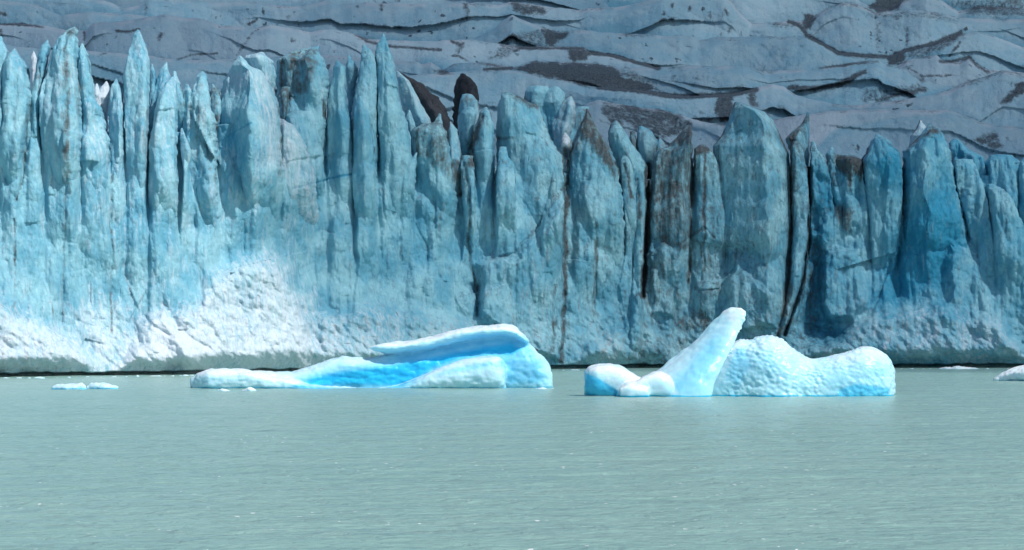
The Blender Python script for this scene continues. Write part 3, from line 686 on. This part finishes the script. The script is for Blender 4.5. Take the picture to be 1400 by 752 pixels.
for li, (Dr, pts) in enumerate(RIDGES):
    pts = np.array(pts, float)
    nxt = np.array(RIDGES[li-1][1], float) if li else None
    st = 1.5
    px = np.arange(-340, 1741, st)
    crest = np.interp(px, pts[:, 0], pts[:, 1])
    k = np.ones(3)/3; crest = np.convolve(np.pad(crest, 1, mode='edge'), k, 'valid')
    crest = crest + 1.3*fbm(px*.07, li*3.1, 0., 4) - 1.0*fbm(px*.03, li*1.1, 9., 2, .5, True)
    low = (np.interp(px, nxt[:, 0], nxt[:, 1]) if li else np.full(len(px), 262.))
    low = np.maximum(low, crest)+14+ (0 if li else 4)
    n = 64 if li else 90
    t = np.linspace(0, 1, n)
    PY = crest[None, :]+(low-crest)[None, :]*t[:, None]
    PX = np.broadcast_to(px, PY.shape)
    hm = (PY-crest[None, :])/F*Dr                         # metres below the crest
    Dpx = Dr + 14*fbm(px*.004, li*7.7, 0., 2)[None, :]
    # rounded lip then a face that leans towards the lake
    lean = .75 + .45*fbm(px*.006, li*2.3, 5., 2)[None, :]
    Y = Dpx - 4.2*np.sqrt(np.minimum(hm, 2.2)/2.2+1e-6) - lean*hm
    X0 = (PX-CX)/F*Dr; Z0 = (HY-PY)/F*Dr
    w = 5*fbm(X0*.03, Z0*.03, li*1.7, 2)
    rel = fbm((X0+w)*.05, Z0*.03, li*5.+.3, 2)*2.6 + fbm((X0+Z0*.8)*.17, Z0*.05, li*5.+1.3, 3, .5, True)*-.22 + fbm(X0*.5, Z0*.25, li+.5, 3)*.25
    f1, f2 = worley((X0+w)*.07, Z0*.10, 0*X0+li*3.3)
    rel = rel - facets((X0+w+Z0)*.028+li, li*1.3+0*X0, Z0*.05)*6.0 - facets((X0-Z0*.6)*.09+li, li*1.3+0*X0, Z0*.12)*1.1
    # slabs that have slipped: overlapping steps with their own lips
    ph = (hm + 9*fbm(X0*.012+li, Z0*.02, li*1.9, 3) + .05*X0*(1 if li % 2 else -1))/10.0 + li*.37
    fr = ph-np.floor(ph); stepm = sstep(-.12, .2, fbm(X0*.009, Z0*.02, li*2.9+4, 2))*sstep(2, 6, hm)
    saw = (fr**.7*-1+.5)*4.6*stepm
    ph2 = (hm*.9 + 6*fbm(X0*.02+li*4, Z0*.03, li*3.3, 3) - .22*X0)/6.5; fr2 = ph2-np.floor(ph2)
    saw = saw - (fr2**.7-.5)*1.6*sstep(0, .3, fbm(X0*.014, Z0*.03, li*5.9, 2))*sstep(1, 4, hm)
    rel = rel + saw - .55*facets((X0+w)*.3, li*1.7+0*X0, Z0*.38, .9, 1.5) - .22*facets(X0*.8, li*1.7+0*X0, Z0*1.0, .9, 1.5)
    Y = Y + rel*np.minimum(1, hm/2.5+.15)
    V = P(PX, PY, Y)
    sh = []
    for d, z in ((1.2, .25), (4, .4), (10, -.3), (24, -2.5), (60, -9)):
        b = V[0:1]+np.array([0., d, z]); sh.append(b)
    V = np.concatenate(sh[::-1]+[V], 0)
    g = np.zeros(PX.shape, np.float32); wh = g.copy(); bl = g.copy()
    wob = 7*fbm(PX*.06, PY*.08, li*1.1, 5, .65); wob2 = 5*fbm(PX*.05, PY*.07, li+9., 5, .65)
    for p, s_ in GRIT_POLY:
        g = np.maximum(g, s_*1.1*sstep(-4.0, 5, poly_sd(PX+wob, PY+wob2, p)))
    for p, hw, s_ in GRIT_LINE:
        g = np.maximum(g, s_*sstep(hw*2.0+1.2, 0, line_dist(PX+wob*.3, PY+wob2*.3, p)))
    cr = PY-crest[None, :]
    g += stepm*(.35+.35*sstep(450, 800, PX))*sstep(.14, .0, np.minimum(fr, 1-fr))*sstep(-.1, .3, fbm(PX*.05, PY*.05, li*1.9, 3))
    dirtier = np.interp(PX, [0, 600, 700, 1500], [.32, .38, .5, .55])
    crv = .55+.75*fbm(PX*.06, 0*PX, li*5.3, 4); g = g + dirtier*.85*crv*sstep(3.4, .2, np.abs(cr-1.2*crv))*sstep(-.25, .2, fbm(PX*.03, 0*PX, li*3.3, 3))
    g = g + .30*sstep(9, 1, cr)*sstep(.0, .4, fbm(PX*.02, 0*PX, li*4.3+2, 3))*sstep(500, 800, PX)
    g = g + .12*sstep(500, 900, PX)*sstep(0, .5, fbm(X0*.03, Z0*.05, li*2.+.2, 4)) + .03
    wh += .55*sstep(6.5, 1.5, cr)*sstep(-.2, .2, fbm(PX*.025, 0*PX, li*8.3, 2)) + .12*fbm(X0*.02, Z0*.02, li*1., 3)  # lips whitened: light catching the crest is put into the colour
    if li == 0: wh += .45*sstep(-3, 3, poly_sd(PX, PY, [(1050,164),(1138,151),(1300,150),(1275,159),(1226,161),(1182,169),(1135,180),(1120,200),(1050,185)]))
    bl += .25 + .45*fbm(X0*.018, Z0*.03, li*6.+.9, 3) + np.interp(PX, [0, 300, 600, 1000], [.10, .0, .0, .06])
    bl += .45*sstep(16, 0, low[None, :]-14-PY)*(1 if li else 0)*(.6+fbm(PX*.01, 0*PX, li*2.2, 2))  # bluer towards the trough: relief shading put into the colour
    # panels get their own paleness; relief shading is put in as bluer steps
    wh += .20*math.sin(li*2.4+.6) + .35*sstep(.0, .1, facets((X0+.8*Z0)*.016+li, li*2.1+0*X0, Z0*.03, .9, 1.5)) - .12
    bl += .28*sstep(.1, .5, fr)*stepm
    g += .30*sstep(5, 0, low[None, :]-14-PY)*sstep(600, 800, PX)*sstep(-.1, .3, fbm(PX*.02, 0*PX, li*3.9, 3))*(1 if li else 0)
    mk = np.stack([g, wh, bl], -1); mk = np.concatenate([mk[0:1]]*5+[mk], 0)
    o = mesh_np('ice_ridge', V.reshape(-1, 3), grid_faces(*V.shape[:2]), M_field, None, mk.reshape(-1, 3)); gchild(o)

# ------------------------------------------------------------------ lake
def lake():
    Ds = [14, 30, 50, 70, 85]
    py = np.arange(800, 506, -.62)
    fine = H*F/(py-HY)
    Ds = np.concatenate([Ds, fine, [560, 620, 800, 1200, 2500]])
    px = np.concatenate([[-9000, -5000, -2500, -1200, -600], np.arange(-260, 1661, 1.7), [2000, 2600, 3900, 6400, 10400]])
    DD, PXX = np.meshgrid(Ds, px, indexing='ij')
    X = (PXX-CX)/F*DD; Y = DD
    w = 1.5*fbm(X*.05, Y*.05, .5, 2)
    z = .14*fbm((X*.55+w)*.16, (Y+.25*X)*.16, 0*X, 2) + .12*fbm(X*.26+w*.3, (Y-.2*X)*.5, 3+0*X, 4, .6) + .05*fbm(X*.8, Y*1.3, 6+0*X, 2)
    fade = np.ones_like(DD); fade[DD > 556] = 0; fade[DD < 80] = .3
    V = np.stack([X, Y, z*fade], -1)
    o = mesh_np('lake_water', V.reshape(-1, 3), grid_faces(*V.shape[:2])[:, ::-1], M_water, None)
    tag(o, 'milky grey green glacial lake water with small ripples', kind='structure')
lake()

# ------------------------------------------------------------------ icebergs
def col_loft(st, D, n_ring=40, nx=None):
    """stations (px, py_top, py_bottom, y offset, half thickness, [power])"""
    a = np.array([(*s, 2.4) if len(s) == 5 else s for s in st], float)
    n = nx or max(24, int((a[-1, 0]-a[0, 0])/1.2))
    px = np.linspace(a[0, 0], a[-1, 0], n)
    def smooth(v):
        r = np.interp(px, a[:, 0], v); m = 3
        return np.convolve(np.pad(r, m, mode='edge'), np.ones(2*m+1)/(2*m+1), 'valid')
    t, b, y, h, p = [smooth(a[:, i]) for i in range(1, 6)]
    th = np.linspace(0, 2*math.pi, n_ring, endpoint=False)
    e = 2/p[:, None]
    cy = np.sign(np.cos(th))*np.abs(np.cos(th))**e; cz = np.sign(np.sin(th))*np.abs(np.sin(th))**e
    Y = D + y[:, None] + h[:, None]*cy
    PYY = ((t+b)/2)[:, None] - ((b-t)/2)[:, None]*cz
    return cap_ring(P(np.broadcast_to(px[:, None], Y.shape), PYY, Y))

def row_loft(st, D, n_ring=40, turn=0.0):
    """rows (py, left, right, y offset, half thickness)"""
    a = np.array(st, float); n = max(24, int((a[-1, 0]-a[0, 0])/1.2))
    py = np.linspace(a[0, 0], a[-1, 0], n)
    def smooth(v):
        r = np.interp(py, a[:, 0], v); m = 2
        return np.convolve(np.pad(r, m, mode='edge'), np.ones(2*m+1)/(2*m+1), 'valid')
    l, r, y, h = [smooth(a[:, i]) for i in range(1, 5)]
    th = np.linspace(0, 2*math.pi, n_ring, endpoint=False)
    PXX = ((l+r)/2)[:, None]+((r-l)/2)[:, None]*np.cos(th)
    Y = D+y[:, None]+h[:, None]*np.sin(th)*(.55+.45*np.abs(np.sin(th)))-turn*((r-l)/2/F*D)[:, None]*np.cos(th)
    return cap_ring(P(PXX, np.broadcast_to(py[:, None], Y.shape), Y))

def cap_ring(V):
    n, m = V.shape[:2]
    F4 = [tuple(f) for f in grid_faces(n, m, True)]
    vs = np.concatenate([V.reshape(-1, 3), V[0].mean(0)[None], V[-1].mean(0)[None]])
    fs = F4+[(n*m, i, (i+1) % m) for i in range(m)]+[(n*m+1, (n-1)*m+(i+1) % m, (n-1)*m+i) for i in range(m)]
    return vs, fs

def fuse(name, pieces, voxel, smooth_it=3):
    """union of closed pieces through a voxel remesh; returns vertices, faces, normals"""
    vs = []; fs = []; o = 0
    for v, f in pieces:
        vs.append(v); fs += [tuple(int(i)+o for i in q) for q in f]; o += len(v)
    me = bpy.data.meshes.new('tmp'); me.from_pydata(np.concatenate(vs).tolist(), [], fs); me.update()
    import bmesh
    bm = bmesh.new(); bm.from_mesh(me)
    bmesh.ops.recalc_face_normals(bm, faces=bm.faces[:]); bm.to_mesh(me); bm.free()
    ob = bpy.data.objects.new('tmp', me); col.objects.link(ob)
    m = ob.modifiers.new('r', 'REMESH'); m.mode = 'VOXEL'; m.voxel_size = voxel
    s = ob.modifiers.new('s', 'SMOOTH'); s.iterations = smooth_it; s.factor = .5
    dg = bpy.context.evaluated_depsgraph_get(); ev = ob.evaluated_get(dg); em = ev.to_mesh()
    n = len(em.vertices); V = np.empty(n*3, np.float32); em.vertices.foreach_get('co', V); V = V.reshape(-1, 3)
    N = np.empty(n*3, np.float32); em.vertices.foreach_get('normal', N); N = N.reshape(-1, 3)
    faces = [tuple(p.vertices) for p in em.polygons]
    ev.to_mesh_clear(); bpy.data.objects.remove(ob); bpy.data.meshes.remove(me)
    return V, faces, N

def finish(name, V, faces, mat, mask, parent=None):
    me = bpy.data.meshes.new(name); me.from_pydata(V.tolist(), [], faces); me.update()
    me.polygons.foreach_set('use_smooth', np.ones(len(me.polygons), bool))
    a = me.color_attributes.new('mask', 'FLOAT_COLOR', 'POINT')
    m = np.ones((len(V), 4), np.float32); m[:, :3] = mask; a.data.foreach_set('color', np.clip(m, 0, 1).ravel())
    me.materials.append(mat)
    return link(bpy.data.objects.new(name, me), parent)

def to_px(V):
    return CX+V[:, 0]/V[:, 1]*F, HY-(V[:, 2]-H)/V[:, 1]*F

def blobs(px, py, front, lst):
    out = np.zeros(len(px), np.float32)
    for pts, s, soft in lst:
        out = np.maximum(out, s*sstep(-soft, soft, poly_sd(px, py, pts)))
    return out*front

# --- left berg
DA = H*F/90.
bodyA = col_loft([(262,519,536,1,1),(275,509,538,2,2.4),(300,506,538,3,3),(345,507,538,3,4),(400,509,538,3,4),(435,497,538,3,4),(452,491,538,3,3.6),(470,485.5,538,3,3.4),(480,488,538,3,3.4),(500,490,540,3.2,3.6),(530,484,545,4,4),(560,477,550,4.6,4.2),(600,468,550,5,4.4),(640,460,550,5,4.6),(690,453,550,4.4,4.6),(712,458,550,4,4.6),(725,470,550,3.6,4.4),(738,482,550,3,4),(748,494,546,2.6,3.2),(754,508,538,2.2,2.2),(756,515,530,2,1.2)], DA)
slabA = col_loft([(504,474.5,477,1.2,.4),(510,471.5,480,1.4,1.1),(525,469,483,1.8,2.2),(560,466.5,482,3,3.6),(590,460,477,3.8,4.2),(620,451,470,4.0,4.6),(650,446,464,4.2,5),(690,443.5,461,3.8,5),(706,448,463,3.6,4.8),(716,457,468,3.4,4.4),(723,466,473,3.4,3)], DA)
moundA = col_loft([(520,528,538,-2.5,1),(545,524,538,-2.5,2),(580,510,538,-2.5,2.6),(610,497,538,-2.2,3),(640,489,538,-2,3.2),(670,485,538,-2,3.2),(682,487,538,-2,3),(689,494,538,-2,2.4),(691,505,537,-2,1.4)], DA)
leftA = col_loft([(260,519,528,-1,1),(270,510,537,-1.5,2.5),(285,504,538,-1.5,3.5),(330,503.5,538,-1.5,3.5),(365,511,538,-1.8,3),(400,519,538,-2.2,2.4),(440,526,538,-2.5,1.8),(500,529,538,-2.8,1.2),(540,529.5,538,-2.8,.8)], DA)
rootA = col_loft([(290,531,560,2,5),(400,531,570,3,8),(600,531,575,3,8),(735,531,560,3,5)], DA)
V, fs, N = fuse('a', [bodyA, slabA, moundA, leftA, rootA], .16, 9)
px, py = to_px(V)
front = sstep(.35, -.05, N[:, 1])
x, y, z = V.T
d = fbm(x*.22, y*.3, z*.5, 3)*.35 + fbm(x*.9, y*.9, z*1.3, 3)*.06
d += -.12*worley(x*1.1, y*1.1, z*1.4)[0] + .16*facets(x*.5, y*.5, z*.9, .9, 1.3) + .09*facets(x*1.6, y*1.6, z*2.4, .9, 1.3)
hol = blobs(px, py, front, [([(400,529),(430,512),(480,503),(540,495),(600,482),(650,471),(700,468),(716,474),(700,484),(660,484),(625,490),(595,502),(565,520),(545,529)], 1, 12)])
d = d - hol*.35 + hol*.03*np.sin((z+.13*x)*5)
V = V + N*d[:, None]
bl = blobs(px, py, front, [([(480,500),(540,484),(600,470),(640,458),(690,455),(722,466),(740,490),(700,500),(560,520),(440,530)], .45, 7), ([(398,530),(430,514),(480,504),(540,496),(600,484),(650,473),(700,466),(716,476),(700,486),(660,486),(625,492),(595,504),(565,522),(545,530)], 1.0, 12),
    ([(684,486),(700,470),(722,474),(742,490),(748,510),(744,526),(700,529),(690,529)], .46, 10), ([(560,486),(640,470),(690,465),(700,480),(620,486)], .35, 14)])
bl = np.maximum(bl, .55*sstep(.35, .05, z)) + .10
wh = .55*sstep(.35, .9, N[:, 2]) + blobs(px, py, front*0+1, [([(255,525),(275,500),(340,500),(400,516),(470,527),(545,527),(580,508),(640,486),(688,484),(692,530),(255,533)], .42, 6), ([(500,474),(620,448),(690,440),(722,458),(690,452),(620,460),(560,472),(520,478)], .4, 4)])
wh = wh*.85 - .06 - .3*sstep(.3, .8, bl)
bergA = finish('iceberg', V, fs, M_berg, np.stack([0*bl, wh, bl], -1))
tag(bergA, 'long low iceberg with an overhanging curved lip and a deep blue hollow', 'iceberg', 'icebergs floating before the glacier')

# --- right berg
DB = H*F/101.
bulb = col_loft([(799,510,536,-.5,1),(802,503,545,0,2),(815,498.5,548,0,2.8),(835,498,548,0,3),(850,500,548,0,3),(860,507,548,0,2.6),(872,514,548,0,2.2),(884,522,548,0,1.6)], DB)
lumps = col_loft([(843,535,545,-3,.8),(848,528,546,-3,1.4),(858,521,548,-3,1.8),(870,520,548,-3,2),(880,514,548,-3,2),(895,508.5,548,-2.8,2.2),(905,509,548,-2.8,2.2),(914,515,548,-2.8,2),(922,526,548,-2.8,1.6),(928,535,546,-2.6,1)], DB)
lump2 = col_loft([(848,531,546,-4.6,.7),(858,526,548,-4.6,1.1),(875,526,548,-4.6,1.2),(888,529,548,-4.6,1)], DB)
fin = row_loft([(420.3,1001,1011,1.2,.25),(422.5,991,1018,1.2,.5),(428,984,1020,1.1,.6),(440,972,1017.5,.9,.9),(459,957,1009,.4,1.3),(476,938,1001,0,1.7),(492,917,993,-.5,2.1),(508,896,985,-.9,2.5),(525,878,977,-1.3,2.9),(548,862,972,-1.6,3.3)], DB, 40, .50)
hump = col_loft([(965,520,560,1,2),(985,490,590,1.5,3.4),(1000,470,600,1.5,4),(1012,463,610,1.5,4.4),(1022,465,610,1.5,4.8),(1040,459,612,1.5,5.4),(1056,458,612,1.3,5.4),(1066,461,610,1.2,5.4),(1078,470,605,1,5.2),(1092,483,596,1,4.8),(1108,491,590,1,4.6),(1130,489,590,1,4.6),(1155,482,592,1,4.8),(1175,475,592,1,4.8),(1187,473,590,1,4.6),(1200,477,582,1,4.2),(1211,485,570,1,3.8),(1218,492,556,1,3),(1222,500,540,1,2),(1223,508,528,1,1)], DB)
rootB = col_loft([(815,543,565,1,2),(900,543,575,0,4),(1100,543,580,0,5),(1205,543,565,0,3)], DB)
V, fs, N = fuse('b', [bulb, lumps, lump2, fin, hump, rootB], .12, 2)
px, py = to_px(V); x, y, z = V.T
right = sstep(975, 1000, px-(py-470)*-.25)*sstep(.0, .5, z+.3)
finm = blobs(px, py, 1, [([(1018,418),(1008,465),(985,520),(980,545),(860,545),(900,505),(960,450),(990,420)], 1, 4)])
wq = .8*fbm(x*.5, y*.5, z*.5, 3)
f1, f2 = worley(x*1.45+wq, y*.9+wq, z*2.3+x*.45-1.4*wq)
f1 = .75*f1+.25*worley(x*2.4, y*1.9, z*3.1+x*.5)[0]
scal = (f1-.45)*-.44*np.clip(.62+1.3*fbm(x*.25, y*.3, z*.3+4, 2), .12, 1.1)*(1-finm)*sstep(975, 1000, px)
rip = np.sin(z*4.6+x*1.6+3*fbm(x*.4, y*.4, z*.4, 2))*.018*finm*sstep(3, 7, z+x*0)
d = fbm(x*.3, y*.4, z*.35, 3)*.30 + fbm(x*1.1, y*1.1, z*1.4, 3)*.07*(1-.6*finm) + scal + rip
V = V + N*d[:, None]
front = sstep(.4, 0, N[:, 1])
bl = blobs(px, py, front, [([(798,508),(820,518),(838,529),(845,535),(846,543),(800,543)], .72, 3), ([(930,500),(975,450),(995,455),(985,500),(965,543),(900,543)], .42, 16),  # second patch: soft shade on the fin face, put in as blue
    ([(1000,475),(1020,472),(1030,500),(1010,530),(992,520)], .42, 9), ([(1145,533),(1170,524),(1218,530),(1216,543),(1145,543)], .6, 3)])
bl = np.maximum(bl, .9*sstep(.28, .05, z)) + .08
wh = .5*sstep(.25, .9, N[:, 2]) + blobs(px, py, 1, [([(985,425),(1018,415),(1020,440),(1006,480),(985,530),(975,530),(996,470),(1000,440)], .4, 4)]) + .35*sstep(975, 1010, px)*np.clip(.8-f1*1.3, 0, 1) + blobs(px, py, 1, [([(798,500),(830,495),(870,512),(895,505),(915,512),(930,540),(850,543),(845,530),(820,516)], .5, 4)]) + .18*sstep(1120, 1200, px)  # sunlit right rim of the fin and bright right end put in as white
wh = wh*.9 - .05 - .4*sstep(.3, .8, bl)
bergB = finish('iceberg', V, fs, M_berg2, np.stack([0*bl, wh, bl], -1))
tag(bergB, 'bright iceberg with a tall upswept fin and a dimpled rounded hump', 'iceberg', 'icebergs floating before the glacier')

# --- third berg cut by the right edge, and small pieces
def small(name, label, cat, group, wl, top, thick=1.6, power=2.2, vox=.12, white=.6, blue=.1, seed=0, mat=None):
    D = H*F/(wl-HY)
    x0, x1 = top[0][0], top[-1][0]
    st = []
    for i, (p, t) in enumerate(top):
        e = min(1, .25+2.2*min(p-x0, x1-p)/(x1-x0+1e-6))
        st.append((p, t, wl+4+3*e, 0, thick*e, power))
    pc = col_loft(st, D, 28, max(16, int((x1-x0)/1.2)))
    V, fs, N = fuse('s', [pc], vox, 1)
    x, y, z = V.T
    V = V + N*(fbm(x*.9+seed, y*.9, z*1.2, 3)*.25*min(1, thick/1.5)-.10*worley(x*1.3+seed, y*1.3, z*1.6)[0])[:, None]
    bl = .6*sstep(.3, .02, z)+blue
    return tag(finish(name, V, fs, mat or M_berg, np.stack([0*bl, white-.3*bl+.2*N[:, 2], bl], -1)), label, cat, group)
small('iceberg', 'white iceberg cut off by the right edge of the view', 'iceberg', 'icebergs floating before the glacier', 520,
      [(1358,518),(1366,512),(1376,506),(1388,502),(1400,499),(1420,494),(1450,496),(1480,506),(1495,517)], 6, 2.4, .2, .65, 0)
G = 'small ice pieces floating on the lake'
small('ice_floe', 'pale ice piece with a raised right corner, left of a touching pair', 'ice floe', G, 532, [(71,529),(76,525.5),(90,525),(104,524),(111,521),(115,523),(118,529)], 1.6, seed=3, vox=.1, white=.4, blue=.2)
small('ice_floe', 'flat pale ice piece, right one of the touching pair near the left edge', 'ice floe', G, 531.5, [(118,528),(124,524),(140,522.5),(150,524),(158,526),(162,529)], 1.6, seed=8, vox=.1, white=.4, blue=.2)
small('ice_floe', 'tiny flat ice piece in front of the long low iceberg, left of the pointed one', 'ice floe', G, 534.5, [(297,533),(302,530),(308,531),(315,533.5)], .7, seed=2, vox=.07)
small('ice_floe', 'small pointed ice piece in front of the long low iceberg', 'ice floe', G, 534.5, [(330,533),(336,531),(341,527),(345,529),(351,533.5)], .8, seed=5, vox=.07)
small('ice_floe', 'small ice piece just off the right end of the long low iceberg', 'ice floe', G, 532, [(732,531.5),(737,529.5),(742,528.5),(747,530),(750,531.7)], .7, seed=6, vox=.07)
small('ice_floe', 'tiny ice piece off the long low iceberg, right one of two', 'ice floe', G, 531.5, [(751,531.2),(756,529.8),(762,531.2)], .5, seed=7, vox=.07)
small('ice_floe', 'long low row of white ice at the cliff foot, right of the finned iceberg', 'ice floe', G, 504.3, [(1284,504),(1292,501),(1300,502),(1309,499),(1318,501.5),(1330,502),(1340,504)], 2.2, seed=9, vox=.15)
rr = random.Random(11)
for (p, w, h_) in [(8,12,1.6),(26,9,1.4),(54,16,2.6),(188,6,2.4),(212,22,1.8),(236,6,2),(254,10,2),(432,12,2.5),(786,14,1.6),(770,5,1.2),(1246,8,1.2),(1350,6,1.6),(120,7,1.2),(156,9,1.3),(40,5,1),(78,4,1),(95,6,1.3),(138,5,1),(172,7,1.4),(225,4,1.1),(247,5,1),(262,8,1.4),(440,4,1),(762,4,1),(1232,5,1),(1262,6,1.1),(1272,4,1.4),(1378,5,1)]:
    wl = float(base_py(np.array(float(p))))+1.6+rr.random()*.8
    D = H*F/(wl-HY)
    small('ice_chip', 'scrap of white ice afloat at the foot of the ice cliff', 'ice chip', 'scraps of ice along the cliff foot', wl,
          [(p-w/2, wl-.3), (p-w/4, wl-h_*.8), (p+w*.1, wl-h_), (p+w*.3, wl-h_*.6), (p+w/2, wl-.3)], .9, seed=p, vox=.12)

# ------------------------------------------------------------------ unseen overhead sheets, added to shade the slope behind and the right front
SUN_EL, SUN_AZ = 50, 129                               # azimuth clockwise from +Y (view direction)
sd = np.array([math.sin(R(SUN_AZ))*math.cos(R(SUN_EL)), math.cos(R(SUN_AZ))*math.cos(R(SUN_EL)), math.sin(R(SUN_EL))])
def shade_cloud(label, dens, Hc, xs, yn, yf, seed):
    m = bpy.data.materials.new('shade_cloud_skin'); m.use_nodes = True; nt = m.node_tree; nt.nodes.clear()
    out = nt.nodes.new('ShaderNodeOutputMaterial'); tr = nt.nodes.new('ShaderNodeBsdfTransparent'); df = nt.nodes.new('ShaderNodeBsdfDiffuse'); mx = nt.nodes.new('ShaderNodeMixShader')
    at = nt.nodes.new('ShaderNodeAttribute'); at.attribute_name = 'mask'; sp = nt.nodes.new('ShaderNodeSeparateColor'); nt.links.new(at.outputs['Color'], sp.inputs[0])
    df.inputs[0].default_value = (.9, .9, .9, 1); nt.links.new(sp.outputs[0], mx.inputs[0])
    nt.links.new(tr.outputs[0], mx.inputs[1]); nt.links.new(df.outputs[0], mx.inputs[2]); nt.links.new(mx.outputs[0], out.inputs[0])
    nu, nv = 140, 90                                  # footprint of the shade, carried up along the sun direction
    u = np.linspace(0, 1, nu); v = np.linspace(0, 1, nv)**1.6
    X = xs[0]+(xs[-1]-xs[0])*u[None, :]; Yn = np.interp(X, xs, yn)
    Y = Yn+(yf-Yn)*v[:, None]; X = np.broadcast_to(X, Y.shape)
    k = (Hc-50)/sd[2]
    XT = X+sd[0]*k; YT = Y+sd[1]*k
    ed = np.minimum(np.minimum(X-xs[0], xs[-1]-X), Y-Yn)
    edge = sstep(0, 60, ed)
    n = fbm(X*.012, Y*.012, seed+0*X, 4)
    den = dens*sstep(0, 22, ed+10*n)*(1+.5*n)
    Zt = Hc+edge*(40+60*fbm(X*.006, Y*.006, seed+0*X, 4)+20); Zb = Hc-edge*8
    Vt = np.stack([XT, YT, Zt], -1).reshape(-1, 3); Vb = np.stack([XT, YT, Zb-.5], -1).reshape(-1, 3)
    den = 1-np.sqrt(np.clip(1-den, 0, 1))             # light crosses the upper and the lower skin
    f = grid_faces(nv, nu); mk = np.repeat(np.concatenate([den.reshape(-1, 1)]*2), 3, 1)
    o = mesh_np('shade_cloud', np.concatenate([Vt, Vb]), np.concatenate([f, f[:, ::-1]+nu*nv]), m, None, mk)
    tag(o, label, kind='structure')
shade_cloud('unseen wide cloudlike sheet added to shade the upper glacier', .74, 900., [-500, -60, -30, 40, 120, 700], [596, 596, 590, 585, 585, 580], 2000., 1.)
shade_cloud('unseen small cloudlike sheet added to shade the right part of the glacier front', .50, 1100., [-52, -30, 0, 40, 100, 400], [500, 495, 490, 485, 480, 470], 640., 5.)

# ------------------------------------------------------------------ sky, sun, camera
w = bpy.data.worlds.new('World'); scene.world = w; w.use_nodes = True
nt = w.node_tree; nt.nodes.clear()
out = nt.nodes.new('ShaderNodeOutputWorld'); bg = nt.nodes.new('ShaderNodeBackground'); sky = nt.nodes.new('ShaderNodeTexSky')
sky.sky_type = 'NISHITA'; sky.sun_disc = False; sky.sun_elevation = R(SUN_EL); sky.sun_rotation = R(SUN_AZ)
bg.inputs[1].default_value = .10
nt.links.new(sky.outputs[0], bg.inputs[0]); nt.links.new(bg.outputs[0], out.inputs[0])
sl = bpy.data.lights.new('sun', 'SUN'); sl.energy = 4.1; sl.angle = R(.5); sl.color = (1, .975, .94)
so = bpy.data.objects.new('sun', sl); link(so)
from mathutils import Vector
so.rotation_euler = Vector(sd.tolist()).to_track_quat('Z', 'Y').to_euler()
so.location = (0, 0, 300)

cam = bpy.data.cameras.new('camera'); co = bpy.data.objects.new('camera', cam); link(co)
cam.sensor_width = 36; cam.lens = 36*F/1400; cam.sensor_fit = 'HORIZONTAL'
cam.shift_y = (HY-376)/1400
co.location = (0, 0, H); co.rotation_euler = (R(90), 0, 0)
cam.clip_start = 1; cam.clip_end = 6000
scene.camera = co
scene.view_settings.view_transform = 'Standard'; scene.view_settings.look = 'None'
scene.view_settings.gamma = 1; scene.view_settings.exposure = 0; scene.view_settings.use_curve_mapping = False
